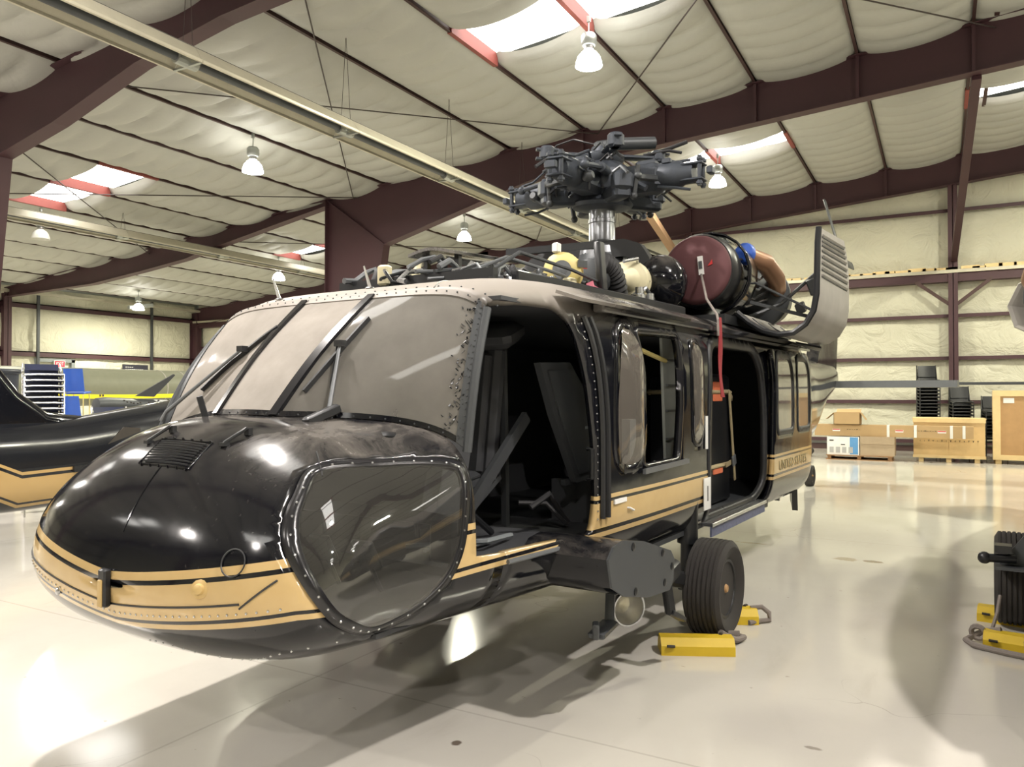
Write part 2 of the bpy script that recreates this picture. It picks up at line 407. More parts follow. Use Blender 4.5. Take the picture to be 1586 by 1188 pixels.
# wrinkled insulation panel between two corner points on a vertical wall
def wall_panel(parent, p0, du, dv, n, seed, wr=.05):
    rr = random.Random(seed); ph = [rr.random()*6 for _ in range(6)]
    p0, du, dv, n = Vector(p0), Vector(du), Vector(dv), Vector(n); L = du.length; H_ = dv.length
    def fn(u, v):
        e = min(1, 6*min(u, 1-u))*min(1, 5*min(v, 1-v))
        w = .5+.25*math.sin(u*L*2.3+ph[0]+v*3+ph[1])+.18*math.sin(v*H_*6+ph[2]+math.sin(u*L*1.3+ph[3])*2)+.12*math.sin(u*L*7+v*H_*5+ph[4])
        return p0+du*u+dv*v+n*(.02+wr*e*w*1.6)
    m = MB(); m.grid(fn, srange(0, 1, 15), srange(0, 1, 10)); m.build('insulation_panel', 'wallinsul', parent, smooth=60)
# back wall
m = MB(); m.mm((XL-.3, YB, -.2), (XR+.3, YB+.2, 11)); wb = m.build('wall_back', 'galv', smooth=0); tag(wb, 'far end wall with quilted insulation between girts', kind='structure')
GZ = [.30, 1.45, 2.70, 3.91, 5.17, 6.93]
rows = list(zip(GZ, GZ[1:]))+[(6.93, 9.6)]
sd = 0
xs_ = [XL+.1]+[-28.0+4*i for i in range(14)]
for z0, z1 in rows:
    for x0, x1 in zip(xs_, xs_[1:]):
        sd += 1; wall_panel(wb, (x1, YB, z0), (x0-x1, 0, 0), (0, 0, z1-z0), (0, -1, 0), sd, .06)
for z in GZ:
    g = MB(); big = z == 5.17
    g.mm((XL, YB-.22, z-.05), (XR, YB-.20, z+.05)); g.mm((XL, YB-.22, z+.035), (XR, YB, z+.05))
    if big: g.mm((XL, YB-.40, z-.30), (XR, YB-.06, z-.06))
    g.build('girt', 'maroon', wb, smooth=0)
g = MB(); g.mm((XL, YB-.46, 5.17-.06), (XR, YB-.06, 5.17+.03)); g.build('beam_flange', 'beige', wb, smooth=0)
g = MB()
rr = random.Random(5)
for i in range(60):
    x = -14+i*.32+rr.random()*.1; g.mm((x, YB-.44, 5.205), (x+.26+rr.random()*.2, YB-.08, 5.25+rr.random()*.06))
tag(g.build('insulation_scraps', M['woodlight'], wb, smooth=0), kind='stuff')
g = MB(); g.mm((XL, YB-.12, 0), (XR, YB, .16)); g.build('base_channel', 'purlin', wb, smooth=0)
for x in (.3, -7.3, -14.3, -22, 8.3, 16):
    g = MB(); zt = roof(x)-.9
    g.mm((x-.12, YB-.44, 0), (x+.12, YB-.42, zt)); g.mm((x-.12, YB-.24, 0), (x+.12, YB-.22, zt)); g.mm((x-.01, YB-.44, 0), (x+.01, YB-.22, zt)); g.build('end_column', 'maroon', wb, smooth=0)
    for sx in (-1, 1):
        g = MB(); g.bar((x, YB-.36, 4.15), (x+sx*.95, YB-.36, 4.92), .09, .09); g.build('knee_brace', 'purlin', wb, smooth=0)
# left wall
m = MB(); m.mm((XL-.2, YF-.3, -.2), (XL, YB+.2, 6.3)); wl = m.build('wall_left', 'galv', smooth=0); tag(wl, 'left side wall with quilted insulation between maroon girts', kind='structure')
GL = [.3, 1.45, 3.28, 5.20]
for z0, z1 in zip(GL, GL[1:]+[5.95]):
    for j in range(9):
        sd += 1; y0 = -12.5+4.2*j; wall_panel(wl, (XL, y0, z0), (0, 4.2, 0), (0, 0, z1-z0), (1, 0, 0), sd, .07)
for z in GL:
    g = MB(); g.mm((XL+.16, YF, z-.1), (XL+.2, YB, z+.1)); g.mm((XL, YF, z+.06), (XL+.2, YB, z+.1)); g.build('girt', 'maroon', wl, smooth=0)
for y in (17.7, 22.8, 12):
    g = MB(); g.mm((XL+.2, y-.05, 2.4), (XL+.28, y+.05, 5.9)); g.build('conduit', 'darkgrey', wl, smooth=0)
for y in FRAMES:
    g = MB(); g.mm((XL+.02, y-.14, 0), (XL+.05, y+.14, 5.6)); g.mm((XL+.5, y-.14, 0), (XL+.53, y+.14, 5.6)); g.mm((XL+.02, y-.01, 0), (XL+.53, y+.01, 5.6)); g.build('wall_column', 'maroon', wl, smooth=0)
g = MB(); g.mm((XL+.5, YF, 5.62), (XL+.62, YB, 5.72)); g.build('eave_gutter', 'beige', wl, smooth=0)
# unseen walls that close the hangar
m = MB(); m.mm((XR, YF-.3, -.2), (XR+.2, YB+.2, 9)); tag(m.build('wall_right', 'wallinsul', smooth=0), 'right side wall of the hangar', kind='structure')
m = MB(); m.mm((XL-.2, YF-.2, -.2), (XR+.2, YF, 11)); tag(m.build('wall_front', 'wallinsul', smooth=0), 'front wall of the hangar behind the viewer', kind='structure')
# exit door in left wall
d = MB(); d.mm((XL+.04, 17.8, 0), (XL+.12, 19.2, 2.55)); dr = d.build('door_1', 'beige', smooth=0); tag(dr, 'pale exit door in the left wall under a red sign', kind='structure')
d = MB(); d.mm((XL+.04, 17.65, 0), (XL+.2, 17.8, 3.1)); d.mm((XL+.04, 19.1, 0), (XL+.2, 19.25, 3.1)); d.mm((XL+.04, 17.65, 2.98), (XL+.2, 19.25, 3.12)); d.build('door_frame', 'midgrey', dr, smooth=0)
# rigid frames
for fi, y in enumerate(FRAMES):
    bot = [(-13.05, 5.7), (-11.5, 6.1), (-10, 6.48), (-8.6, 6.82), (-7.4, 7.04), (1.3, 7.62), (8.3, 8.15), (15.3, 7.62), (26, 6.4)]
    top = [(26, roof(26)), (RIDGE, roof(RIDGE)), (-13.05, roof(-13.05)), (-15.1, roof(-15.1))]
    web = bot+[(a, b-.10) for a, b in top]+[(-15.1, 0), (-14.0, 0)]
    if fi != 3: bot = [(-14.95, 6.02), (-13.2, 6.33), (-11, 6.88), (-9.05, 7.15), (-7.4, 7.24)]+bot[5:]
    kx, kz = bot[0]
    top[2] = (kx, roof(kx))
    lx = -15.1 if fi == 3 else -16.6; top[3] = (lx, roof(lx))
    web = bot+[(a, b-.10) for a, b in top]+[(lx, 0), (kx-.95, 0)]
    if fi == 4: web = [(-13.05, 6.55), (-7.4, 7.0), (1.3, 7.72), (8.3, 8.3), (26, 6.6)]+[(a, b-.10) for a, b in top]+[(-15.1, 6.5)]
    m = MB(); m.prism([(a, y-.008, b) for a, b in web], (0, .016, 0))
    edge = web[:len(web)-len(top)-(2 if fi != 4 else 1)]
    def flange(p, q, w=.14):
        m.prism([(p[0], y-w, p[1]), (q[0], y-w, q[1]), (q[0], y-w, q[1]-.02), (p[0], y-w, p[1]-.02)], (0, 2*w, 0))
    for p, q in zip(edge, edge[1:]): flange(p, q)
    tt = [(a, b-.09) for a, b in top]
    for p, q in zip(tt, tt[1:]): flange(q, p)
    if fi != 4:
        m.mm((lx-.02, y-.14, 0), (lx, y+.14, roof(lx)-.1)); m.prism([(kx-.95, y-.14, 0), (kx, y-.14, kz), (kx+.02, y-.14, kz), (kx-.93, y-.14, 0)], (0, .28, 0))
        m.bar((kx, y-.06, kz), (lx+.05, y-.06, roof(lx)-.15), .02, .11, (0, 1, 0))
    for x in (-9.2, -7.25, -5.3, -3.35, -1.4, .55):
        zb = np.interp(x, [p[0] for p in edge], [p[1] for p in edge]); m.mm((x-.03, y-.10, zb+.02), (x+.03, y-.01, roof(x)-.12)) if x > -8 else None
    sf = m.build('steel_frame', 'maroon', smooth=0); tag(sf, ['tapered maroon steel roof frame', 'tapered maroon steel roof frame overhead', 'tapered maroon steel frame nearest on the upper left', 'tapered maroon steel frame crossing behind the rotor head', 'maroon rafter along the far end wall'][fi], kind='structure')
    # lean-to beam
    lb = [(-15.1, 6.98), (-19.85, 6.22), (-21.07, 6.0), (-23.3, 5.78), (-26, 5.55), (-31.5, 5.45)]
    if fi == 4: lb = [(-15.1, 6.6), (-31.5, 5.0)]
    web = lb+[(-31.5, roof(-31.5)-.1), (-15.1, roof(-15.1)-.1)]
    m = MB(); m.prism([(a, y-.008, b) for a, b in web], (0, .016, 0))
    for p, q in zip(lb, lb[1:]): flange(p, q)
    flange((-31.5, roof(-31.5)-.1), (-15.1, roof(-15.1)-.1))
    m.build('side_rafter', 'maroon', sf, smooth=0)
# sloping strut between frame and end wall
m = MB(); m.bar((.60, 16.5, 7.55), (.33, 25.05, 5.5), .16, .16); m.build('strut', 'maroon', sf, smooth=0)
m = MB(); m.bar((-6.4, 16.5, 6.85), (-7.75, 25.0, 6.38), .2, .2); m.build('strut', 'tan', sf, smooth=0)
m = MB()
for a, b in [((-7.7, 7.7), (-14.2, 16.4)), ((.2, 7.7), (-6.9, 16.4)), ((-13.4, 7.7), (-6.9, 16.4)), ((-15.9, 7.7), (-23, 16.4)), ((-22.6, 7.7), (-14.0, 16.4)), ((-5.7, 7.7), (.9, 16.4)), ((-20.6, 16.4), (-14, 25)), ((-7.5, 16.4), (-13, 25))]:
    c = MB(); c.tube([(a[0], a[1], roof(a[0])-.25), (b[0], b[1], roof(b[0])-.25)], .014, 6); tag(c.build('bracing_cable', 'cablesteel', None, smooth=0), kind='structure')
# radiant heaters: long hoods along Y with a tube inside
def heater(x, z, y0, y1, label):
    root = empty('radiant_heater', (x, y0, z)); tag(root, label, 'heater', 'long radiant tube heaters under the roof')
    L = y1-y0; n = int(L/3.0)
    prof = [(-.27, 0), (-.14, .20), (.14, .20), (.27, 0)]
    for i in range(n):
        a, b = i*L/n, (i+1)*L/n
        h = MB()
        for (p, q) in zip(prof, prof[1:]):
            nx, nz = (q[1]-p[1]), -(q[0]-p[0]); l = math.hypot(nx, nz); nx, nz = nx/l*.006, nz/l*.006
            h.prism([(p[0], a, p[1]), (q[0], a, q[1]), (q[0]+nx, a, q[1]+nz), (p[0]+nx, a, p[1]+nz)], (0, b-a-.01, 0))
        for sx in (-1, 1): h.mm((sx*.27-.018, a, -.035), (sx*.27+.018, b-.01, 0))
        h.build('reflector_hood', 'beige', root, smooth=0)
        h = MB(); h.mm((-.15, a, .178), (.15, b-.01, .193)); h.build('hood_crown', 'dark', root, smooth=0)
        c = MB(); c.mm((-.26, b-.04, -.045), (.26, b, -.02)); c.lathe([(.08, -.20), (.085, -.18), (.085, .10), (.08, .12)], (0, b, .03), (0, 1, 0), 12); c.build('hanger_clip', 'galv', root, smooth=0)
        wq = MB(); hz = roof(x)-.15-z
        for sx in (-.1, .1): wq.tube([(sx, b-.015, .20), (0, b-.015, hz)], .004, 4)
        wq.build('hanger_wire', 'cablesteel', root, smooth=0)
    t = MB(); t.tube([(0, 0, .05), (0, L, .05)], .065, 10); t.build('burner_tube', 'darkgrey', root)
heater(-8.6, 6.0, -2.5, 22.0, 'long beige radiant heater hood running above the helicopter')
heater(-19.7, 6.0, 3.0, 23.5, 'beige radiant heater hood farther off along the left side')
# high-bay lamps
LX = [-29, -21, -13, -5.1, 3, 11, 19]; LY = [20.2, 11.75, 2.9, -5.9]
lampname = {(-5.1, 11.75): 'lit high-bay lamp below the large skylight, the nearest and brightest', (-13, 11.75): 'lit high-bay lamp hanging between the first two steel frames above the windshield',
            (-21, 11.75): 'dim high-bay lamp dome at the far left beside a skylight', (-5.1, 20.2): 'lit high-bay lamp to the right of the rotor head', (-13, 20.2): 'lit high-bay lamp left of the rotor mast, beyond the second frame', (-21, 20.2): 'lit high-bay lamp beyond the maroon column on its left'}
lm = {}
def lamp_meshes():
    r = empty('high_bay_lamp')
    b = MB(); b.mm((-.03, -.02, .62), (.03, .02, .72)); b.tube([(0, 0, .40), (0, 0, .62)], .012, 6); b.build('hook', 'galv', r, smooth=0)
    b = MB(); b.lathe([(.02, .20), (.11, .22), (.13, .26), (.13, .38), (.10, .42), (.03, .44)], (0, 0, 0), (0, 0, 1), 16); b.build('ballast_housing', 'galv', r)
    b = MB(); b.lathe([(.05, .14), (.085, .15), (.085, .205), (.05, .21)], (0, 0, 0), (0, 0, 1), 16); b.build('socket_collar', 'steel', r)
    b = MB()
    pr = [(.07, .14), (.13, .10), (.185, .03), (.215, -.06), (.225, -.12)]
    k = len(pr); n = 20
    pp = pr+[(r_-.006, h_) for r_, h_ in reversed(pr)]
    vs = [(rad*math.cos(2*math.pi*i/n), rad*math.sin(2*math.pi*i/n), h) for rad, h in pp for i in range(n)]
    b.add(vs, [(j*n+i, j*n+(i+1) % n, ((j+1) % len(pp))*n+(i+1) % n, ((j+1) % len(pp))*n+i) for j in range(len(pp)) for i in range(n)])
    g = b.build('glass_refractor', 'lampglow', r)
    return r
proto = lamp_meshes(); first = True
for y in LY:
    for x in LX:
        if y < 0 and x not in (-13, -5.1, 3): continue
        o = proto if first else copy_tree(proto, None, ('lamp_light',)); first = False
        o.location = (x, y, roof(x)-.82)
        key = (x, y)
        dim = key == (-21, 11.75)
        if dim:
            for ch in o.children:
                if ch.name.startswith('glass'):
                    ch.data = ch.data.copy(); ch.data.materials.clear(); ch.data.materials.append(M['lampoff'])
        tag(o, lampname.get(key, 'high-bay lamp in the rows outside the picture'), 'lamp', 'high-bay lamps in rows under the roof')
        L = bpy.data.lights.new('lamp_light', 'AREA'); L.shape = 'DISK'; L.size = .26; L.spread = R(178)
        L.energy = LAMP_W*(.25 if dim else 1)*(1 if y > 5 else LAMP_FRONT if y > 0 else LAMP_BACK); L.color = LAMP_COL if y > 5 else LAMP_COL_FRONT
        lo = bpy.data.objects.new('lamp_light', L); COL.objects.link(lo); lo.location = (0, 0, -.15); lo.parent = o

# ------------------------------------------------------------------ helicopter skin: s = metres aft of the nose, y = port, z = up
def pch(tab):
    xs=[a for a,_ in tab]; ys=[b for _,b in tab]; n=len(xs)
    h=[xs[i+1]-xs[i] for i in range(n-1)]; d=[(ys[i+1]-ys[i])/h[i] for i in range(n-1)]
    m=[d[0]]+[0.0 if d[i-1]*d[i]<=0 else 2*d[i-1]*d[i]/(d[i-1]+d[i]) for i in range(1,n-1)]+[d[-1]]
    def f(x):
        if x<=xs[0]: return ys[0]
        if x>=xs[-1]: return ys[-1]
        i=0
        while x>xs[i+1]: i+=1
        t=(x-xs[i])/h[i]; t2=t*t; t3=t2*t
        return (2*t3-3*t2+1)*ys[i]+(t3-2*t2+t)*h[i]*m[i]+(-2*t3+3*t2)*ys[i+1]+(t3-t2)*h[i]*m[i+1]
    return f
S0=-.03
_W=pch([(.6,.99),(1.05,1.035),(1.24,1.06),(1.6,1.11),(2.2,1.16),(3,1.18),(6.9,1.18),(7.6,1.10),(8.6,.92),(10,.66),(12,.38),(14.8,.20)])
_ZB=pch([(1.2,.555),(3,.55),(7,.54),(8.2,.6),(10,.66),(12,.86),(13.3,1.45),(14.8,1.75)])
_ZT=pch([(1.2,2.18),(1.4,2.26),(1.7,2.31),(2.2,2.33),(7.0,2.34),(8,2.36),(10,2.32),(14.8,2.26)])
_ZW=pch([(-.03,.93),(.3,.95),(1.0,1.02),(2.0,1.15),(7,1.15),(8.5,1.3),(10,1.45),(12,1.55),(14.8,2.0)])
_NT=pch([(1.2,7.0),(7.0,7.0),(8.5,3.5),(10,2.4),(14.8,2.2)])
_NU=pch([(.3,2.25),(.6,2.5),(1.1,4.0)])
_NL=pch([(-.03,2.3),(.4,2.7),(1.2,3.4),(2.5,4.2),(7,4.2),(8.5,3),(10,2.3)])
def fr(s,L): return min(1.0,max(0.0,(s-S0)/L))
def W(s):
    if s<.6: return .99*(1-(1-fr(s,.63))**5)**(1/2.6)
    return _W(s)
def ZW(s): return _ZW(s)
def ZB(s):
    if s<1.2: return ZW(s)-(ZW(s)-.555)*(1-(1-fr(s,1.23))**5)**.45
    return _ZB(s)
def ZN(s):
    f=fr(s,.66); t=ZW(S0)+.65*(1-(1-f)**2.4)**(1/1.45)
    return t
def polar(s,ph,cab):
    """ph in degrees, -90 bottom .. 0 port side .. 90 top .. 180 starboard"""
    c=math.cos(math.radians(ph)); n=math.sin(math.radians(ph)); zw=ZW(s)
    if n<0: h=zw-ZB(s); e=_NL(s)
    elif cab: h=_ZT(s)-zw; e=_NT(s)
    else: h=ZN(s)-zw; e=_NU(s)
    w=max(W(s),1e-4); h=max(h,1e-4)
    r=(abs(c/w)**e+abs(n/h)**e)**(-1/e)
    return (r*c, zw+r*n)
def inside(s,y,z,cab):
    if s<S0: return False
    y2,z2=polar(s,math.degrees(math.atan2(z-ZW(s),y)),cab)
    return y*y+(z-ZW(s))**2 < y2*y2+(z2-ZW(s))**2

_SB=pch([(0,.61),(.2,.63),(.35,.77),(.5,.88),(.7,.98),(.86,1.045),(.95,1.08)])
def znose(s,y):
    a,b=0.,90.
    for _ in range(40):
        m=(a+b)/2
        if polar(s,m,False)[0]>y: a=m
        else: b=m
    return polar(s,a,False)[1]
def zcab(s,y):
    a,b=0.,90.
    for _ in range(40):
        m=(a+b)/2
        if polar(s,m,True)[0]>y: a=m
        else: b=m
    return polar(s,a,True)[1]
def Bc(y):
    y0=abs(y)
    if y>=0: return (_SB(y0),y,znose(_SB(y0),y0)-.005)
    k=(y0/.95)**2; s=_SB(y0)-.25*k
    return (s,y*(1+.06*k),max(znose(_SB(y0),y0)-.005,1.45+.04*k))
def Tc(y):
    return (1.24,y,zcab(1.24,abs(y))-.004)
def wsh(y,v,off=0.):
    b=Bc(y); t=Tc(y); k=.035*math.sin(math.pi*v)*1.0+off
    return (b[0]+(t[0]-b[0])*v-k*.72, y+ (k*.25*(1 if y>0 else -1) if abs(y)>.5 else 0), b[2]+(t[2]-b[2])*v+k*.6)

def P(s, y, z): return Vector((-s, y, z))
def surf(s, ph, cab, off=0.0):
    y, z = polar(s, ph, cab)
    if off == 0: return P(s, y, z)
    e = .004
    s2 = max(s, S0+.006)
    y1, z1 = polar(s2, ph+.4, cab); y0, z0 = polar(s2, ph-.4, cab)
    y3, z3 = polar(s2+e, ph, cab); y2, z2 = polar(s2-e, ph, cab)
    a = P(s2, y1, z1)-P(s2, y0, z0); b = P(s2+e, y3, z3)-P(s2-e, y2, z2)
    nrm = a.cross(b)
    if nrm.length < 1e-9: nrm = Vector((1, 0, 0))
    nrm.normalize()
    c = Vector((0, y, z-ZW(s)))
    if nrm.dot(c+Vector((.3 if not cab and s < .4 else 0, 0, 0))) < 0: nrm = -nrm
    return P(s, y, z)+nrm*off
def phi_of(s, y, z): return math.degrees(math.atan2(z-ZW(s), y))
def side(pts, cab=True):
    """(s,z) points on the port side -> (s,phi)"""
    out = []
    for s, z in pts:
        a, b = -89.0, 89.0
        for _ in range(40):
            m = (a+b)/2
            if polar(s, m, cab)[1] < z: a = m
            else: b = m
        out.append((s, a))
    return out
def mirror(poly): return [(s, 180-ph) for s, ph in poly]
def rounded(poly, r=.08, n=4):
    """round the corners of an (s,z) polygon"""
    out = []
    for i, p in enumerate(poly):
        p = Vector(p); a = Vector(poly[i-1]); b = Vector(poly[(i+1) % len(poly)])
        ra = min(r, (a-p).length*.45); rb = min(r, (b-p).length*.45)
        q0 = p+(a-p).normalized()*ra; q1 = p+(b-p).normalized()*rb
        for t in srange(0, 1, n): out.append(tuple(q0*(1-t)**2+p*2*t*(1-t)+q1*t*t))
    return out
def scale_poly(poly, k, c=None):
    cx = sum(p[0] for p in poly)/len(poly); cy = sum(p[1] for p in poly)/len(poly)
    return [(cx+(x-cx)*k, cy+(y-cy)*k) for x, y in poly]
def offset_poly(poly, d):
    n = len(poly); ar = sum(poly[i][0]*poly[(i+1) % n][1]-poly[(i+1) % n][0]*poly[i][1] for i in range(n)); sg = 1 if ar > 0 else -1
    out = []
    for i in range(n):
        a = Vector(poly[i-1]); p = Vector(poly[i]); b = Vector(poly[(i+1) % n])
        e0 = (p-a).normalized() if (p-a).length > 1e-7 else Vector((0, 0)); e1 = (b-p).normalized() if (b-p).length > 1e-7 else e0
        nn = Vector((e0.y+e1.y, -e0.x-e1.x))
        nn = nn.normalized() if nn.length > 1e-6 else Vector((0, 0))
        out.append(tuple(p+nn*d*sg))
    return out
def pip(px, py, poly):
    inside_ = np.zeros(len(px), bool); n = len(poly)
    for i in range(n):
        x0, y0 = poly[i-1]; x1, y1 = poly[i]
        c = ((y0 > py) != (y1 > py)); 
        with np.errstate(divide='ignore', invalid='ignore'):
            xi = (x1-x0)*(py-y0)/(y1-y0+1e-12)+x0
        inside_ ^= c & (px < xi)
    return inside_
def patch(name, mat, parent, outer, holes, cab, off=0.0, ds=.06, dv=4.0, solid=0.0, smooth=50):
    """skin patch bounded by (s,phi) polygons, triangulated and laid on the skin"""
    K = 1/57.3
    def to(s, ph): return (math.sqrt(max(0, s-S0)/1.27)*1.27 if not cab else s, ph*K)
    def fro(u, v): return ((u/1.27)**2*1.27+S0 if not cab else u, v/K)
    def dens(poly):
        q = [to(*p) for p in poly]; out = []
        for i in range(len(q)):
            a = q[i]; b = q[(i+1) % len(q)]; L = math.hypot(b[0]-a[0], b[1]-a[1]); k = max(1, int(L/(.6*min(ds, dv*K))))
            out += [(a[0]+(b[0]-a[0])*t/k, a[1]+(b[1]-a[1])*t/k) for t in range(k)]
        return out
    loops = [dens(outer)]+[dens(h) for h in holes]
    pts = []; edges = []
    for lp in loops:
        k = len(pts); pts += lp; edges += [(k+i, k+(i+1) % len(lp)) for i in range(len(lp))]
    B = np.array(pts)
    us = np.arange(B[:, 0].min(), B[:, 0].max(), ds); vs = np.arange(B[:, 1].min(), B[:, 1].max(), dv*K)
    gu, gv = [a.ravel() for a in np.meshgrid(us, vs)]
    ok = pip(gu, gv, loops[0])
    for lp in loops[1:]: ok &= ~pip(gu, gv, lp)
    gu, gv = gu[ok], gv[ok]
    if len(gu):
        mind = np.full(len(gu), 9.0)
        for i in range(0, len(B), 200):
            d = np.hypot(gu[:, None]-B[None, i:i+200, 0], gv[:, None]-B[None, i:i+200, 1]).min(1); mind = np.minimum(mind, d)
        k = mind > .4*min(ds, dv*K); gu, gv = gu[k], gv[k]
    allp = [Vector(p) for p in pts]+[Vector((a, b)) for a, b in zip(gu, gv)]
    rv, re, rf, _, _, _ = delaunay_2d_cdt(allp, edges, [], 0, 1e-7)
    F = [f for f in rf]
    cx = np.array([sum(rv[i][0] for i in f)/len(f) for f in F]); cy = np.array([sum(rv[i][1] for i in f)/len(f) for f in F])
    ok = pip(cx, cy, loops[0])
    for lp in loops[1:]: ok &= ~pip(cx, cy, lp)
    vs3 = [surf(*fro(*p), cab, off) for p in rv]
    m = MB(); m.v = [tuple(p) for p in vs3]; m.f = [tuple(f) for f, o in zip(F, ok) if o]
    me = bpy.data.meshes.new(name); me.from_pydata(m.v, [], m.f)
    import bmesh
    bm = bmesh.new(); bm.from_mesh(me); bmesh.ops.delete(bm, geom=[v for v in bm.verts if not v.link_faces], context='VERTS')
    bmesh.ops.remove_doubles(bm, verts=bm.verts, dist=.0004); bmesh.ops.recalc_face_normals(bm, faces=bm.faces)
    # make normals point outward
    sc = 0
    for f in bm.faces:
        c = f.calc_center_median(); ax = Vector((c.x-(.2 if -c.x < .4 and not cab else 0), 0, ZW(-c.x))); sc += f.normal.dot((c-ax))*f.calc_area()
    if sc < 0: bmesh.ops.reverse_faces(bm, faces=bm.faces)
    bm.to_mesh(me); bm.free()
    me.polygons.foreach_set('use_smooth', [True]*len(me.polygons)); me.set_sharp_from_angle(angle=R(smooth))
    o = bpy.data.objects.new(name, me); COL.objects.link(o); me.materials.append(M[mat]); o.parent = parent
    if solid:
        md = o.modifiers.new('thickness', 'SOLIDIFY'); md.thickness = solid; md.offset = -1
        if mat in ('paint', 'plain_paint') and name in ('nose_section', 'fuselage', 'tail_boom'): me.materials.append(M['dark']); md.material_offset = 1
    return o
HELI = empty('helicopter', (-2.906, 1.927, 0), R(237.3+29.2))
tag(HELI, 'black and gold military transport helicopter with open doors and no rotor blades', 'helicopter')
H = HELI
# --- outlines read off the photograph, on the skin
CHIN = [(s, phi_of(s, y, z)) for s, y, z in [(0.38, 0.725, 1.39), (0.576, 0.795, 1.4), (0.798, 0.882, 1.398), (0.968, 0.961, 1.378), (1.01, 1.001, 1.323), (0.985, 1.027, 1.143), (0.958, 1.025, 1.006), (0.862, 1.008, 0.87), (0.677, 0.951, 0.769), (0.5, 0.93, 0.742), (0.36, 0.945, 0.80), (0.241, 0.96, 0.877), (0.165, 0.916, 1.004), (0.150, 0.851, 1.123), (0.198, 0.792, 1.228), (0.268, 0.766, 1.302)]]
def smooth_loop(poly, n=5):
    Q = [Vector((a, b/57.3)) for a, b in poly]; out = []
    for i in range(len(Q)):
        p0, p1, p2, p3 = Q[i-1], Q[i], Q[(i+1) % len(Q)], Q[(i+2) % len(Q)]
        for k in range(n):
            t = k/n; out.append(tuple(.5*((2*p1)+(p2-p0)*t+(2*p0-5*p1+4*p2-p3)*t*t+(3*p1-p0-3*p2+p3)*t**3)))
    for _ in range(2):
        out = [tuple((Vector(out[i-1])+2*Vector(out[i])+Vector(out[(i+1) % len(out)]))/4) for i in range(len(out))]
    return [(a, b*57.3) for a, b in out]
CHIN = smooth_loop(CHIN)
CH_IN = offset_poly([(s, p/57.3) for s, p in CHIN], -.030); CH_IN = [(s, p*57.3) for s, p in CH_IN]
CH_OUT = offset_poly([(s, p/57.3) for s, p in CHIN], .012); CH_OUT = [(s, p*57.3) for s, p in CH_OUT]
DOOR_LOW = .945
FULL = lambda a, b: [(a, -90), (b, -90), (b, 270), (a, 270)]
# nose loft: everything ahead of the door post, with a notch for the door
n0, n1 = side([(1.24, .945), (1.05, .955)], False)
nose_outline = [(S0+.0004, -90), (1.24, -90), n0, n1, (1.035, 20), (1.05, 40), (1.24, 40), (1.24, 270), (S0+.0004, 270)]
nose = patch('nose_section', 'paint', H, nose_outline, [CH_OUT, mirror(CH_OUT)], False, 0, .04, 2.5, .02)
# chin windows
for nm, A, Bp in (('p', CH_IN, CH_OUT), ('s', mirror(CH_IN), mirror(CH_OUT))):
    fr_ = patch('chin_window_frame', 'gloss', H, Bp, [A], False, .004, .05, 3, .02)
    gl = patch('chin_window', 'chin', H, A, [], False, .002, .05, 3, 0)
    if nm == 'p':
        riv = MB(); mid = offset_poly([(s, p/57.3) for s, p in CH_OUT], -.021)
        acc = 0.0
        for i in range(len(mid)):
            a, b = mid[i], mid[(i+1) % len(mid)]
            acc += (surf(b[0], b[1]*57.3, False)-surf(a[0], a[1]*57.3, False)).length
            if acc > .06:
                acc = 0.0; q = (b[0], b[1]*57.3)
                c0 = surf(*q, False, .0035); c1 = surf(*q, False, .0065)
                riv.lathe([(.0058, 0), (.0045, .003), (.001, .0035)], c0, c1-c0, 6)
        rv_ = riv.build('rivet', 'steel', fr_); tag(rv_, kind='stuff')
# cabin loft
DOOR = rounded([(1.05, .955), (1.14, 1.45), (1.26, 2.10), (1.30, 2.135), (1.74, 2.14), (1.83, 2.03), (1.93, 1.75), (2.0, 1.42), (2.015, 1.10), (1.97, .91)], .07)
O1 = rounded([(2.60, 1.235), (3.2, 1.24), (3.26, 1.6), (3.25, 2.09), (2.55, 2.07), (2.62, 1.8)], .05)
OV = rounded([(2.25, 1.27), (2.24, 1.6), (2.27, 2.0), (2.40, 2.09), (2.48, 2.03), (2.58, 1.75), (2.59, 1.36), (2.47, 1.24)], .10)
CAB = rounded([(3.83, .74), (3.80, 1.2), (3.86, 2.0), (4.0, 2.085), (5.1, 2.085), (5.28, 1.9), (5.37, 1.5), (5.37, .9), (5.2, .735)], .10)
PW = rounded([(3.47, 1.36), (3.45, 1.98), (3.50, 2.03), (3.60, 2.03), (3.655, 1.9), (3.655, 1.45), (3.60, 1.33)], .06)
rd = rounded([(1.0, 2.06), (1.30, 2.135), (1.74, 2.14), (1.83, 2.03), (1.93, 1.75), (2.0, 1.42), (2.015, 1.10), (1.97, .91), (1.0, .955)], .07)
mid_ = [p for p in rd if p[0] > 1.26]
hull_outline = [(1.24, -90)]+side([(1.24, .945)])+list(reversed(side(mid_)))+side([(1.24, 2.10)])+[(1.24, 270), (8.0, 270), (8.0, -90)]
hull = patch('fuselage', 'paint', H, hull_outline, [side(O1), side(OV), side(CAB), side(PW)], True, 0, .07, 3.0, .035)
boom = patch('tail_boom', 'plain_paint', H, FULL(8.0, 14.7), [], True, 0, .16, 6, .02)
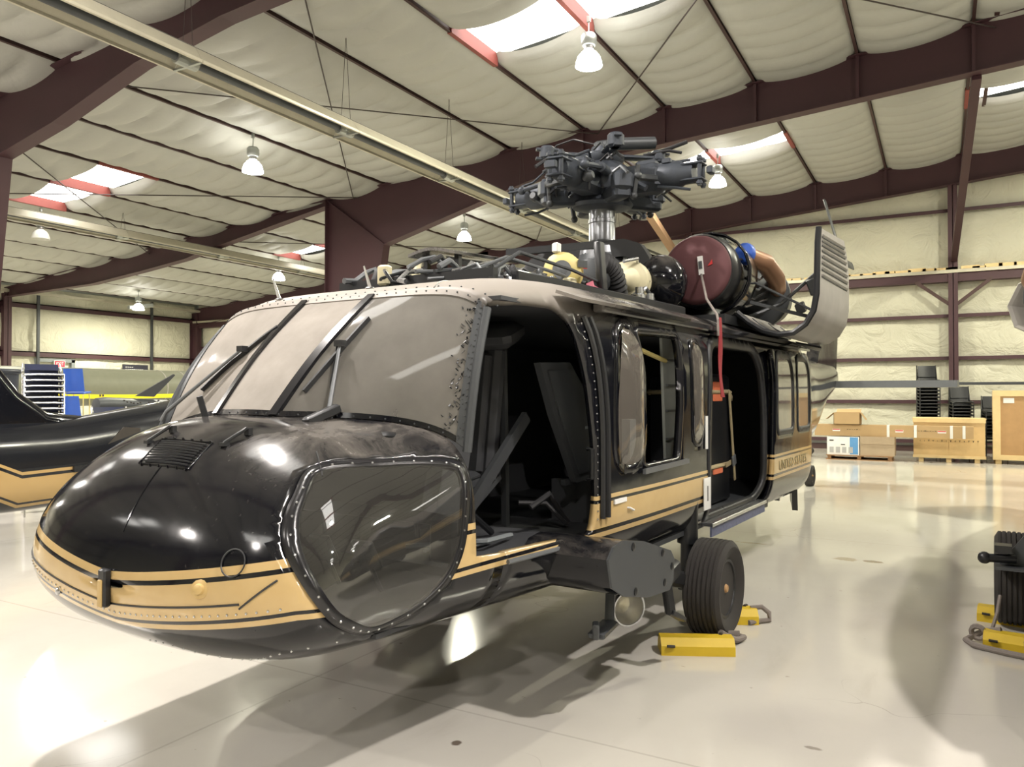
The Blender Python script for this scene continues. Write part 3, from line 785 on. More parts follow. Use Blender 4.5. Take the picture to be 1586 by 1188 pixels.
# frames round the openings, a little proud of the skin
def ring(name, mat, poly, wout, win, off, parent=H, solid=.05):
    a = [(s, p/57.3) for s, p in side(poly)]
    o_ = [(s, p*57.3) for s, p in offset_poly(a, wout)]; i_ = [(s, p*57.3) for s, p in offset_poly(a, -win)]
    return patch(name, mat, parent, o_, [i_], True, off, .06, 3, solid)
ring('cabin_door_frame', 'rubber_trim', CAB, .035, .02, .008)
ring('gunner_window_frame', 'gloss', O1, .012, .014, .004)
wf = ring('bubble_window_frame', 'paint', OV, .035, .012, .012)
def bulge(name, mat, poly, amt, parent):
    o = patch(name, mat, parent, side(poly), [], True, .004, .05, 3, 0)
    cs = sum(p[0] for p in poly)/len(poly); cz = sum(p[1] for p in poly)/len(poly); hs = max(abs(p[0]-cs) for p in poly); hz = max(abs(p[1]-cz) for p in poly)
    for v in o.data.vertices:
        t = max(abs(-v.co.x-cs)/hs, abs(v.co.z-cz)/hz); v.co.y += amt*max(0, 1-t**3)
    return o
bulge('bubble_window', 'sideglass', OV, .05, wf)
pf = ring('post_window_frame', 'plain_paint', PW, .03, .005, .008); bulge('post_window', 'sideglass', PW, .02, pf)
# rails: door sill, upper door track
m = MB(); m.tube([surf(s, side([(s, .90)])[0][1], True, .01) for s in srange(1.26, 1.98, 8)], .012, 6); m.build('cockpit_sill', 'grey', H)
m = MB(); pts = [P(s, 1.165, .715) for s in srange(3.8, 5.3, 4)]; m.bar(pts[0], pts[-1], .09, .03, bev=.005); m.build('sill_plate', 'steel', H, smooth=0)
m = MB(); m.bar(P(3.8, 1.19, .665), P(5.28, 1.19, .665), .012, .075); m.build('cabin_sill_step', 'bluesill', H, smooth=0)
m = MB(); m.bar(P(2.05, 1.14, 2.155), P(7.2, 1.15, 2.20), .07, .05, bev=.01); m.bar(P(3.9, 1.17, 2.13), P(7.2, 1.18, 2.16), .03, .02); m.build('upper_door_track', 'plain_paint', H, smooth=0)
m = MB(); m.bar(P(1.75, 1.12, 2.19), P(3.35, 1.13, 2.21), .16, .018, up=(0, .35, 1)); m.build('drip_rail', 'plain_paint', H, smooth=0)
m = MB(); m.bar(P(2.55, 1.2, 1.215), P(3.3, 1.2, 1.225), .02, .03); m.build('window_track', 'grey', H, smooth=0)
for s in (2.06, 2.12):
    m = MB(); m.tube([surf(s+(.0 if z < 1.4 else -.13*((z-1.4)/.7)**2), side([(s, z)])[0][1], True, .012) for z in srange(1.0, 2.1, 14)], .016, 6); m.build('door_jamb_seal', 'rubber_trim', H)
m = MB()
for s0 in (2.02, 2.09):
    for z in srange(1.0, 2.1, 26):
        s = s0-(.13*max(0, (z-1.4)/.7)**2); ph = side([(s, z)])[0][1]; c0 = surf(s, ph, True, .004); c1 = surf(s, ph, True, .012); m.lathe([(.006, 0), (.004, .004), (.001, .005)], c0, c1-c0, 6)
tag(m.build('jamb_rivet', 'steel', H), kind='stuff')
def on_front(y, z):
    """nose skin point with the given y and z"""
    a, b = S0+.0005, .8
    for _ in range(40):
        m_ = (a+b)/2
        if inside(m_, y, z, False): b = m_
        else: a = m_
    return Vector((-a, y, z))
# nose seams, rivets, latch and fittings
def seam(name, pts, cab, r=.004, mat='rubber_trim', n=6):
    q = []
    for i in range(len(pts)-1):
        a, b = pts[i], pts[i+1]; q += [surf(a[0]+(b[0]-a[0])*t/8, a[1]+(b[1]-a[1])*t/8, cab, .0005) for t in range(8)]
    q.append(surf(*pts[-1], cab, .0005)); m = MB(); m.tube(q, r, 5); return m.build(name, mat, H)
def ph3(s, y, z): return (s, phi_of(s, y, z))
hatch = [ph3(.449, .668, 1.445), ph3(.40, .745, 1.385), ph3(.381, .766, 1.355), ph3(.26, .79, 1.28), ph3(.132, .846, 1.092), ph3(.075, .80, .975), ph3(.014, .60, .93)]
seam('hatch_seam', hatch[:3], False); qs = [on_front(y, z) for y, z in zip(srange(.845, .72, 8), srange(1.02, .915, 8))]; m = MB(); m.tube([p+Vector((.001, .001, 0)) for p in qs], .004, 5); m.build('hatch_seam', 'rubber_trim', H)
low = [(.014, ph3(.014, .60, .925)[1]), (-.012, ph3(-.012, .35, .88)[1]), (-.021, -90), (-.012, 180-ph3(-.012, .35, .86)[1]), (.03, 180-ph3(.03, .65, .85)[1]), (.14, 180-ph3(.14, .85, .87)[1])]
low[2] = (-.0205, -89)
m = MB(); q = [on_front(y, .845+.115*min(1, abs(y)/.9)**1.3) for y in srange(-.86, .72, 34)]; m.tube([p+Vector((.001, 0, 0)) for p in q], .0045, 5); m.build('hatch_lower_seam', 'rubber_trim', H)
m = MB()
for y in srange(-.86, .86, 46):
    for dz in (-.035,):
        p = on_front(y, .845+.115*min(1, abs(y)/.9)**1.3+dz); m.sphere(p, .0055, 6, 4)
for y in srange(.1, .9, 18):
    p = on_front(y, .66+.03*math.sin(y*9)+.1*max(0, y-.3)); m.sphere(p, .005, 6, 4)
tag(m.build('nose_rivet', 'steel', H), kind='stuff')
m = MB(); m.box(on_front(0, .91)+Vector((.012, 0, 0)), (.03, .05, .15), None, .006); lt = m.build('nose_latch', 'black', H)
m = MB(); m.box(on_front(0, .90)+Vector((.028, -.003, -.01)), (.012, .028, .11), None, .004); m.build('latch_plate', 'gold', lt)
m = MB(); c = on_front(.55, .97); m.lathe([(.035, -.005), (.035, .006), (.022, .010), (.018, .022), (.010, .026)], c, (1, .45, .15), 14); m.build('nose_port_cap', 'gold', H)
m = MB(); c = on_front(-.43, .83); m.lathe([(.018, -.003), (.018, .006), (.011, .012)], c, (1, -.3, 0), 10); m.build('nose_jack_cap', 'steel', H)
m = MB(); c = surf(.051, phi_of(.051, .673, 1.07), False, .004); c2 = surf(.051, phi_of(.051, .673, 1.07), False, .03); m.torus(c, c2-c, .05, .003, 24, 5); m.build('nose_ring', 'rubber_trim', H)
# vent grille on the nose
def nsurf(s, y, off=0.0): return surf(s, phi_of(s, y, znose(s, abs(y))), False, off)
vg = MB()
for i in range(9):
    s = .185+i*.0105; vg.tube([nsurf(s, y, .006) for y in srange(-.10+.0*i, .21, 9)], .0035, 5)
tag(vg.build('vent_grille', 'black', H), kind='stuff')
m = MB(); m.tube([nsurf(s, y, .003) for s, y in ((.175, -.12), (.175, .23), (.285, .23), (.285, -.12), (.175, -.12))], .004, 5)
for y in srange(-.1, .21, 6):
    for s in (.172, .288): m.sphere(nsurf(s, y, .004), .006, 6, 4)
m.build('vent_frame', 'plain_paint', H)
for (a, b) in (((.288, .303), (.376, .345)), ((.265, -.19), (.335, -.115))):
    m = MB(); pa, pb = nsurf(*a, .012), nsurf(*b, .03); m.bar(pa, pb, .018, .014, bev=.003); m.box(nsurf(*a, .006), (.03, .03, .014)); m.box(nsurf(*b, .012), (.02, .03, .03)); m.build('hatch_hinge', 'rubber_trim', H)
m = MB(); m.tube([nsurf(s, .02+.05*math.sin(s*3), .0) for s in srange(.02, .17, 10)]+[nsurf(.172, .03, 0)], .0035, 5); m.build('nose_crease_seam', 'plain_paint', H)
# ------------------------------------------------------------------ windshield
def pane(name, mat, y0, y1, n):
    m = MB(); m.sheet(lambda y, v: P(*wsh(y, v)), srange(y0, y1, n), srange(0, 1, 17), P(-.006, 0, .005)); return m.build(name, mat, H, smooth=60)
WY = .2
pane('windshield_pane', 'wscreen_dusty', -WY, WY, 9)['label'] = 'flat middle windshield pane grey with dust'
pane('windshield_pane', 'wscreen', WY, .95, 19)['label'] = 'large port windshield pane with glossy reflections'
pane('windshield_pane', 'wscreen_dusty', -.95, -WY, 19)['label'] = 'starboard windshield pane grey with dust'
def wstrip(name, mat, pts, w, h, off):
    q = [Vector(P(*wsh(y, v, off))) for y, v in pts]; m = MB()
    for a, b in zip(q, q[1:]): m.bar(a, b+(b-a).normalized()*.004, w, h, up=(.72, 0, .6), bev=.003)
    return m.build(name, mat, H)
def wsheet(name, mat, f, n, off, th=.012):
    m = MB(); m.sheet(lambda u, v: P(*wsh(*f(u, v), off)), srange(0, 1, n), (0, 1), P(-th*.72, 0, th*.6)); return m.build(name, mat, H, smooth=50)
for sy in (-1, 1):
    wsheet('windshield_post', 'gloss', lambda u, v: (sy*(WY+.05*u)+(v-.5)*.042, u*.985), 17, .004, .022)
wsheet('windshield_lower_frame', 'plain_paint', lambda u, v: (-.95+1.90*u, .0+.035*v), 61, .002)
wsheet('windshield_upper_frame', 'paint', lambda u, v: (-.95+1.90*u, .955+.045*v), 41, .002)
for sy in (1, -1):
    wsheet('windshield_side_frame', 'darkgrey', lambda u, v: (sy*(.915+.04*v), u), 21, .002)
    q = [Vector(P(*wsh(sy*.962, v, .0))) for v in srange(0, 1, 12)]; m = MB(); m.tube(q, .022, 8); m.build('door_post', 'darkgrey', H)
rv_ = MB()
for y in srange(-.92, .92, 30):
    for v, o in ((.985, .019), (.012, .019)): rv_.sphere(P(*wsh(y, v, o-.004)), .0045, 6, 4)
for y in srange(-.8, .98, 26): rv_.sphere(P(1.30, y, zcab(1.30, abs(y))), .0055, 6, 4)
for v in srange(.05, .95, 22): rv_.sphere(P(*wsh(.938, v, .016)), .0045, 6, 4)
tag(rv_.build('windshield_rivet', 'darkgrey', H), kind='stuff')
# peeled sealant flakes along the port edge
fl_ = MB(); r3 = random.Random(2)
for i in range(110):
    v = r3.random(); y = .925-abs(r3.gauss(0, .035)); c = P(*wsh(y, v, .008)); a = r3.random()*6; L = .010+.022*r3.random()
    fl_.box(c, (L, .008, .002), (r3.random()*.3, -.85+r3.random()*.2, a))
tag(fl_.build('peeled_sealant', 'rubber_trim', H, smooth=0), kind='stuff')
# starboard cockpit door (closed) fills the gap behind the windshield post
m = MB(); tpt = [P(*wsh(-.955, v)) for v in srange(0, 1, 7)]; a0 = P(1.26, -1.04, 1.45); a1 = P(1.27, -.985, 2.09)
m.add(tpt+[a0+(a1-a0)*t for t in srange(0, 1, 7)], [(i, i+1, 7+i+1, 7+i) for i in range(6)]); m.build('door_quarter_panel', 'plain_paint', H)
# wipers
def wp(y, v, o): return Vector(P(*wsh(y, v, o)))
def wiper(blade, arm, base):
    w = MB(); n = 8
    pts = [wp(blade[0][0]+(blade[1][0]-blade[0][0])*t, blade[0][1]+(blade[1][1]-blade[0][1])*t, .022) for t in srange(0, 1, n)]
    for a, b in zip(pts, pts[1:]): w.bar(a, b, .014, .022, up=(.72, 0, .6))
    root = w.build('wiper', 'rubber_trim', H)
    a = MB(); tip = (pts[n//2]+Vector((.02, 0, .015))); a.tube([base, base+(tip-base)*.08+Vector((.01, 0, .02)), tip], [.014, .011, .008], 8); a.build('wiper_arm', 'grey', root)
    a = MB(); a.tube([base+Vector((.0, -.035, 0)), tip+Vector((0, -.02, -.01))], .005, 6); a.box(tip, (.04, .045, .03)); a.build('wiper_link', 'rubber_trim', root)
    return root
wiper([(.27, .16), (.355, .74)], None, wp(.40, -.02, .03))
a = MB(); b0 = nsurf(.76, .40, .02); a.bar(b0+Vector((.12, -.01, -.035)), b0+Vector((-.06, .015, .03)), .05, .045, bev=.008); a.build('wiper_pivot_fairing', 'rubber_trim', H)
wiper([(-.70, .22), (-.24, .70)], None, wp(-.92, .02, .05))
a = MB(); c = P(.60, -.22, 1.56); a.bar(c+Vector((.02, 0, -.02)), c+Vector((.05, -.02, .11)), .03, .03, bev=.004); a.build('air_temperature_probe', 'rubber_trim', H)
# roof probes
for s, y, h in ((1.45, .02, .12), (1.34, -.60, .12)):
    m = MB(); c = P(s, y, zcab(s, abs(y))); m.tube([c, c+Vector((.05, 0, h))], [.012, .005], 6); m.lathe([(.03, 0), (.02, .008)], c, (0, 0, 1), 8); m.build('pitot_probe', 'steel', H)
seam('roof_seam', [(1.28, 62), (1.62, 70), (2.0, 76)], True, .004)
# ------------------------------------------------------------------ cockpit and cabin interior
m = MB(); m.mm(P(.55, -.90, .70), P(1.0, .90, .72)); m.mm(P(1.0, -1.0, .86), P(2.4, 1.0, .90)); m.build('cockpit_floor', 'dark', H, smooth=0)
m = MB(); m.mm(P(2.4, -1.1, .68), P(7.1, 1.1, .715)); m.build('cabin_floor', 'darkgrey', H, smooth=0)
for a_, b_ in (((7.05, -1.1, .7), (7.09, 1.1, 2.25)), ((2.45, -1.12, .7), (2.48, -.5, 2.2)), ((2.45, .62, .7), (2.48, 1.12, 1.15))):
    m = MB(); m.mm(P(*a_), P(*b_)); m.build('bulkhead', 'dark', H, smooth=0)
m = MB(); m.mm(P(1.3, -1.0, 2.13), P(7.1, 1.0, 2.15)); m.build('headliner', 'dark', H, smooth=0)
m = MB(); m.box(P(1.2, 0, 1.28), (.30, 1.6, .46), (0, -.25, 0), .05); m.build('instrument_panel', 'dark', H)
m = MB(); m.box(P(1.0, 0, 1.47), (.42, 1.5, .04), (0, -.12, 0), .02); m.build('glareshield', 'black', H)
m = MB(); m.box(P(1.65, 0, 1.05), (.8, .36, .38), None, .04); m.build('centre_console', 'seatblack', H)
m = MB(); m.box(P(1.6, .05, 2.05), (.7, .5, .14), (0, .1, 0), .03); m.box(P(1.95, .5, 2.02), (.3, .34, .12), (0, .3, .2), .04); m.build('overhead_console', 'dark', H)
def seat(y, lab):
    r = MB(); r.box(P(1.62, y, 1.14), (.46, .46, .10), (0, .12, 0), .03); r.box(P(1.60, y, 1.20), (.42, .42, .05), (0, .12, 0), .02)
    root = r.build('seat', 'seatblack', H); root['label'] = lab
    b = MB(); b.box(P(1.93, y, 1.56), (.10, .48, .80), (0, -.14, 0), .03); b.build('backrest', 'dark', root)
    b = MB(); b.box(P(1.86, y, 1.57), (.06, .40, .70), (0, -.14, 0), .02); b.build('back_cushion', 'dark', root)
    for dy in (-.075, .075):
        b = MB(); b.bar(P(1.89, y+dy, 1.93), P(1.80, y+dy*1.15, 1.28), .048, .008, up=(1, 0, 0)); b.bar(P(1.80, y+dy*1.15, 1.28), P(1.62, y+dy*1.8, 1.235), .048, .008); b.box(P(1.825, y+dy*1.1, 1.50), (.012, .055, .03)); b.build('harness_strap', 'harness', root, smooth=0)
    for dy in (-.2, .2):
        b = MB(); b.bar(P(2.06, y+dy, .9), P(2.03, y+dy, 2.02), .035, .035); b.bar(P(1.45, y+dy, .9), P(1.98, y+dy, 1.2), .04, .03); b.build('seat_rail', 'seatblack', root, smooth=0)
    return root
seat(.33, 'armoured pilot seat by the open door'); seat(-.5, 'far pilot seat')
# armoured wing panel hinged out beside the pilot seat
yw = .86; out = [(1.87, 1.85), (2.16, 1.86), (2.44, 1.57), (2.45, 1.19), (2.23, 1.165), (2.0, 1.56)]
m = MB(); m.prism([P(s, yw+.10*(s-2.1), z) for s, z in out], (.012, .05, 0)); ap = m.build('seat_armour_panel', 'seatblack', H, smooth=30)
m = MB(); ins = scale_poly(out, .86); m.prism([P(s, yw+.058+.10*(s-2.1), z) for s, z in ins], (.004, .012, 0)); m.build('armour_pad', 'darkgrey', ap, smooth=30)
m = MB(); m.mm(P(2.27, yw+.082, 1.475), P(2.33, yw+.092, 1.49)); m.build('maker_plate', 'midgrey', ap, smooth=0)
m = MB(); m.tube([P(2.0, .84, 1.63), P(2.03, .90, 1.60), P(2.05, .9, 1.56)], .016, 6); m.box(P(2.02, .89, 1.64), (.05, .03, .05), None, .008); m.build('panel_latch', 'steel', ap)
m = MB(); m.bar(P(2.2, .84, 1.16), P(2.45, .88, 1.18), .035, .03); m.build('panel_lower_rail', 'darkgrey', ap, smooth=0)
m = MB(); m.bar(P(1.36, .62, .9), P(2.05, .68, 1.55), .07, .03, up=(0, 1, 0)); m.build('seat_side_guide', 'seatblack', H, smooth=0)
m = MB(); m.tube([P(1.9, .8, 1.05), P(2.0, .86, 1.12), P(2.1, .86, 1.02), P(2.15, .9, .94)], .018, 8); m.tube([P(1.85, .75, 1.08), P(1.98, .85, 1.07), P(2.08, .92, .95)], .012, 8); m.build('seat_hose', 'cable', H)
m = MB(); m.tube([P(1.5, .33, .9), P(1.46, .33, 1.15), P(1.44, .33, 1.38)], .016, 8); m.box(P(1.44, .33, 1.41), (.04, .04, .10), (0, .2, 0), .012); m.build('cyclic_stick', 'black', H)
m = MB(); m.tube([P(1.75, .64, .92), P(1.45, .64, 1.12)], .018, 8); m.box(P(1.42, .64, 1.14), (.09, .05, .05), (0, .5, 0), .01); m.build('collective_lever', 'black', H)
for y in (.22, .5, -.35, -.62):
    m = MB(); m.box(P(.92, y, .93), (.03, .13, .16), (0, .5, 0), .01); m.tube([P(.92, y, .92), P(1.02, y, .74)], .012, 6); m.build('rudder_pedal', 'grey', H)
m = MB(); m.box(P(1.13, .82, 1.0), (.12, .16, .22), None, .02); m.build('door_side_box', 'black', H)
m = MB(); m.tube([P(1.15, .78, .925), P(1.55, .78, .925)], .012, 6); m.tube([P(1.15, .66, .925), P(1.55, .62, .925)], .01, 6); m.tube([P(1.2, .5, .92), P(1.4, .85, .95), P(1.7, .8, .93)], .014, 6); m.build('cockpit_floor_lines', 'midgrey', H)
for z in (1.62, 1.08):
    m = MB(); m.box(P(2.03, 1.128, z), (.028, .02, .10)); m.build('door_hinge_leaf', 'white', H, smooth=0)
m = MB(); m.tube([P(2.0, 1.1, 1.22), P(2.0, 1.13, 1.22), P(2.0, 1.13, 1.38), P(2.0, 1.1, 1.38)], .014, 6); m.build('grab_handle', 'black', H)
# grey ribbed liner seen through the gunner's opening
m = MB(); m.prism([P(3.42, .98, 1.1), P(3.34, .98, 2.07), P(3.85, .99, 2.07), P(3.85, .99, 1.1)], (0, .02, 0)); ln = m.build('cabin_liner', 'liner', H, smooth=0)
for z in (1.36, 1.56, 1.74, 1.92):
    m = MB(); m.bar(P(3.40, 1.01, z), P(3.8, 1.02, z), .02, .015); m.build('liner_rib', 'grey', ln, smooth=0)
m = MB(); m.tube([P(2.75, .95, 2.1), P(2.82, .98, 2.0), P(3.1, 1.0, 1.95), P(3.35, 1.02, 1.91)], .016, 8); m.build('yellow_hose', 'yellowcast', H)
m = MB(); m.box(P(3.0, .9, 1.36), (.10, .06, .30)); m.build('liner_post', 'midgrey', H, smooth=0)
# post label with a numeral
m = MB(); m.bar(P(3.74, 1.192, .83), P(3.74, 1.192, 1.06), .006, .11, up=(0, 1, 0)) if False else m.mm(P(3.655, 1.186, .84), P(3.80, 1.192, 1.07)); pl = m.build('post_placard', 'white', H, smooth=0)
text_obj('1', .16, 'ink', pl, 'placard_numeral', P(3.73, 1.1925, .95), (R(90), 0, R(180)))
m = MB(); m.mm(P(3.69, 1.188, 1.28), P(3.735, 1.194, 1.52)); m.build('white_decal', 'white', H, smooth=0)
m = MB(); m.mm(P(2.2, 1.163, 1.06), P(2.36, 1.172, 1.085)); m.tube([P(2.38, 1.165, 1.02), P(2.38, 1.18, 1.02), P(2.44, 1.18, 1.0), P(2.44, 1.165, 1.0)], .006, 6); m.build('static_port_cover', 'white', H, smooth=0)
# sliding cabin door, run back
SD = rounded([(5.40, .70), (5.46, 1.15), (5.50, 1.8), (5.46, 2.08), (7.1, 2.10), (7.16, 1.6), (7.14, .72), (6.9, .66)], .08)
SW1 = rounded([(5.60, 1.33), (5.60, 1.9), (5.66, 2.03), (6.16, 2.03), (6.22, 1.9), (6.22, 1.33)], .07)
SW2 = rounded([(6.42, 1.33), (6.42, 1.9), (6.48, 2.03), (6.92, 2.03), (6.98, 1.9), (6.98, 1.33)], .07)
sd_ = patch('sliding_door', 'paint', H, side(SD), [side(SW1), side(SW2)], True, .055, .07, 3, .04)
for w_ in (SW1, SW2):
    fr_ = patch('door_window_frame', 'rubber_trim', sd_, [(s, p*57.3) for s, p in offset_poly([(s, p/57.3) for s, p in side(w_)], .03)], [[(s, p*57.3) for s, p in offset_poly([(s, p/57.3) for s, p in side(w_)], -.012)]], True, .062, .06, 3, .02)
    patch('door_window', 'sideglass', sd_, side(w_), [], True, .05, .06, 3, 0)
text_obj('UNITED STATES', .13, 'goldletter', sd_, 'door_lettering', P(6.22, 1.2372, 1.005), (R(90), 0, R(180)), .001, 'CENTER', 1.25)
m = MB(); m.bar(P(5.42, 1.10, .67), P(5.60, 1.12, .66), .05, .08, bev=.01); m.build('door_lower_roller', 'black', sd_)
m = MB(); m.bar(P(6.4, 1.02, .64), P(6.46, 1.02, .60), .05, .06); m.build('aerial_stub', 'black', H)
# belly blade antenna and tail gear fairing
m = MB(); m.prism([P(6.95, 1.05, .68), P(7.5, .9, .70), P(7.75, .85, .42), P(7.2, 1.0, .38)], (0, .06, 0)); m.build('belly_fairing', 'black', H, smooth=0)

# ------------------------------------------------------------------ upper deck, transmission bay
r4 = random.Random(11)
m = MB(); m.prism([P(1.75, -.62, 2.28), P(1.75, .62, 2.28), P(4.3, .78, 2.30), P(4.3, -.78, 2.30)], (0, 0, .05)); m.build('deck_plate', 'black', H, smooth=0)
m = MB(); m.bar(P(1.95, .66, 2.34), P(4.3, .80, 2.34), .05, .10, bev=.01); m.bar(P(1.95, -.66, 2.34), P(4.3, -.80, 2.34), .05, .10, bev=.01); m.bar(P(1.85, -.6, 2.36), P(1.85, .6, 2.36), .05, .07); m.build('deck_rail', 'black', H)
# raised sliding cover
m = MB(); m.sheet(lambda u, v: P(2.15+1.0*u, -.30+.34*v, 2.58+.06*u+.03*math.sin(math.pi*v)), srange(0, 1, 6), srange(0, 1, 9), (0, 0, .02)); m.build('sliding_cover', 'plain_paint', H)
for s, y in ((2.3, .0), (3.05, .0), (2.3, -.26), (3.05, -.26)):
    m = MB(); m.bar(P(s, y, 2.3), P(s, y, 2.60), .035, .035); m.build('cover_strut', 'black', H, smooth=0)
m = MB(); m.sheet(lambda u, v: P(1.95+.22*u, -.30+.30*v, 2.43+.10*u*(1-u)*2-.03*v), srange(0, 1, 7), srange(0, 1, 7), (0, 0, .012)); m.bar(P(2.05, -.15, 2.3), P(2.05, -.15, 2.46), .04, .04); m.build('deck_flap', 'grey', H)
# hydraulic mixer clutter
mats = ['black', 'darkgrey', 'grey', 'steel', 'cable', 'creamcast', 'grey', 'steel']
for i in range(74):
    s = 1.8+1.7*r4.random(); y = -.45+.95*r4.random(); z = 2.36
    t = r4.random(); mt = r4.choice(mats); m = MB()
    if t < .35: m.box(P(s, y, z+.05), (.04+.07*r4.random(), .04+.05*r4.random(), .05+.08*r4.random()), (0, 0, r4.random()*3), .012); nm = 'hydraulic_module'
    elif t < .6: m.lathe([(.02, 0), (.035, .01), (.035, .09), (.02, .11), (.02, .14)], P(s, y, z), (r4.random()-.5, r4.random()-.5, 1), 10); nm = 'servo_cylinder'
    else:
        a = r4.random()*6.3; L = .2+.4*r4.random(); p0 = P(s, y, z+.03+.1*r4.random())
        pts = [p0+Vector((math.cos(a+k*.3)*L*k/4, math.sin(a+k*.3)*L*k/4*.6, .05*math.sin(k*1.3))) for k in range(5)]
        pts = [Vector((min(-1.75, p.x), max(-.6, min(.62, p.y)), max(2.34, p.z))) for p in pts]
        m.tube(pts, .008+.012*r4.random(), 7); nm = 'hydraulic_line'
    m.build(nm, mt, H)
for k in range(5):
    m = MB(); y = .1+.1*k; m.tube([P(1.75+.05*k, y, 2.40), P(2.2, y+.04, 2.46+.02*k), P(2.9, y+.02, 2.45+.02*k), P(3.4, y, 2.5)], .012, 7); m.build('control_rod', ['grey', 'darkgrey', 'steel'][k % 3], H)
# generator (chromate yellow) and accessory module
def accessory(c, ax, r, mt, cap):
    root = MB(); root.lathe([(r*.55, -.02), (r*.8, 0), (r, .02), (r, .12), (r*1.08, .125), (r*1.08, .15), (r*.9, .16), (r*.9, .24), (r*.7, .26)], c, ax, 24); root = root.build('accessory_generator', mt, H)
    q = MB(); q.lathe([(r*.5, -.03), (r*.5, -.015), (r*.25, -.012), (r*.25, -.04), (.01, -.045)], c, ax, 20); q.build('end_cap', cap, root)
    return root
g = accessory(P(3.02, .38, 2.555), (-.75, -.35, .0), .135, 'yellowcast', 'grey'); g['label'] = 'chromate yellow generator housing'
m = MB(); m.box(P(3.02, .44, 2.445), (.08, .08, .10), None, .01); m.build('generator_foot', 'creamcast', g)
m = MB(); m.box(P(3.10, .50, 2.60), (.08, .012, .05), (0, 0, -.4)); m.build('data_plate', 'darkgrey', g, smooth=0)
m = MB(); m.box(P(3.17, .485, 2.60), (.03, .012, .045), (0, 0, -.4)); m.build('red_tag', 'redbright', g, smooth=0)
m = MB(); m.box(P(3.03, .33, 2.72), (.06, .05, .07), None, .008); m.build('terminal_block', 'white', g)
m = MB(); m.sheet(lambda u, v: P(3.16+.22*u, .50+.04*math.sin(u*9), 2.40+.07*v+.02*math.sin(u*14)), srange(0, 1, 9), srange(0, 1, 4), (0, .004, .0)); m.build('pink_tape_strip', 'pink', H)
m = MB(); m.bar(P(3.36, .54, 2.30), P(3.36, .50, 2.80), .055, .08, up=(1, 0, 0), bev=.006); m.bar(P(3.36, .5, 2.78), P(3.36, -.3, 2.80), .05, .05); m.build('bay_frame', 'black', H)
m = MB(); m.lathe([(.09, 0), (.14, .02), (.15, .06), (.15, .12), (.11, .15), (.11, .24), (.08, .26)], P(3.52, .34, 2.58), (-.9, -.2, 0), 20); m.build('pump_body', 'darkgrey', H)
k = MB(); pts = [P(3.55+.30*t, .42+.03*math.sin(t*3), 2.68-.28*t*t) for t in srange(0, 1, 23)]; k.tube(pts, [.082+.010*(i % 2) for i in range(23)], 14); k.build('ribbed_duct', 'cable', H)
g2 = MB(); g2.lathe([(.03, -.10), (.07, -.08), (.10, -.02), (.15, .0), (.165, .03), (.165, .07), (.15, .09), (.15, .15), (.17, .16), (.17, .20), (.12, .22)], P(3.98, .46, 2.60), (-.95, -.3, .05), 24); g2 = g2.build('input_gear_housing', 'creamcast', H)
for i in range(12):
    a = i*math.pi/6; m = MB() if i == 0 else m
    c = P(3.98, .46, 2.60)+Vector((-.155, -.05, 0))+Vector((.0, math.cos(a)*.16, math.sin(a)*.16)); m.sphere(c, .014, 6, 4)
tag(m.build('housing_bolt', 'steel', g2), kind='stuff')
m = MB(); m.tube([P(3.85, .55, 2.45), P(3.95, .62, 2.52), P(4.1, .62, 2.45), P(4.12, .6, 2.36)], .018, 8); m.tube([P(3.8, .5, 2.72), P(3.95, .55, 2.76), P(4.1, .5, 2.7)], .014, 8); m.build('oil_line', 'steel', g2)
m = MB(); m.lathe([(.05, 0), (.05, .10), (.035, .11), (.035, .16)], P(3.83, .62, 2.35), (0, 0, 1), 12); m.lathe([(.03, 0), (.03, .12)], P(3.95, .66, 2.35), (0, 0, 1), 10); m.build('oil_filter', 'steel', H)
# main gearbox and mast fairing
m = MB(); m.lathe([(.55, 0), (.52, .15), (.42, .32), (.30, .45), (.22, .55), (.20, .62)], P(4.44, 0, 2.32), (0, 0, 1), 28); m.build('main_gearbox', 'darkgrey', H)
# bulkhead arch at the front of the engine bays
arch = [(.55, 2.28), (.54, 2.62), (.51, 2.82), (.43, 2.95), (.28, 3.01), (-.28, 3.01), (-.43, 2.95), (-.51, 2.82), (-.54, 2.62), (-.55, 2.28)]
inn = [(.44, 2.28), (.43, 2.60), (.40, 2.78), (.30, 2.86), (-.30, 2.86), (-.40, 2.78), (-.43, 2.60), (-.44, 2.28)]
m = MB(); n_ = 30
def arcp(poly, k, n):
    L = [0]
    for a, b in zip(poly, poly[1:]): L.append(L[-1]+math.dist(a, b))
    t = L[-1]*k/(n-1); i = 0
    while i < len(poly)-2 and t > L[i+1]: i += 1
    f = (t-L[i])/(L[i+1]-L[i]); return (poly[i][0]+(poly[i+1][0]-poly[i][0])*f, poly[i][1]+(poly[i+1][1]-poly[i][1])*f)
m.sheet(lambda u, v: P(4.30, *[arcp(arch, int(round(u*29)), 30)[j]*(1-v)+arcp(inn, int(round(u*29)), 30)[j]*v for j in (0, 1)]), srange(0, 1, 30), (0, 1), (-.10, 0, 0)); m.build('bay_bulkhead', 'black', H, smooth=30)
m = MB(); m.sheet(lambda u, v: P(4.36+2.6*v, *[q*(1 if j else .93) for j, q in enumerate(arcp(arch, int(round(u*29)), 30))]), [i/29 for i in range(10, 20)], srange(0, 1, 6), (0, 0, -.02)); m.build('upper_cowling', 'plain_paint', H)
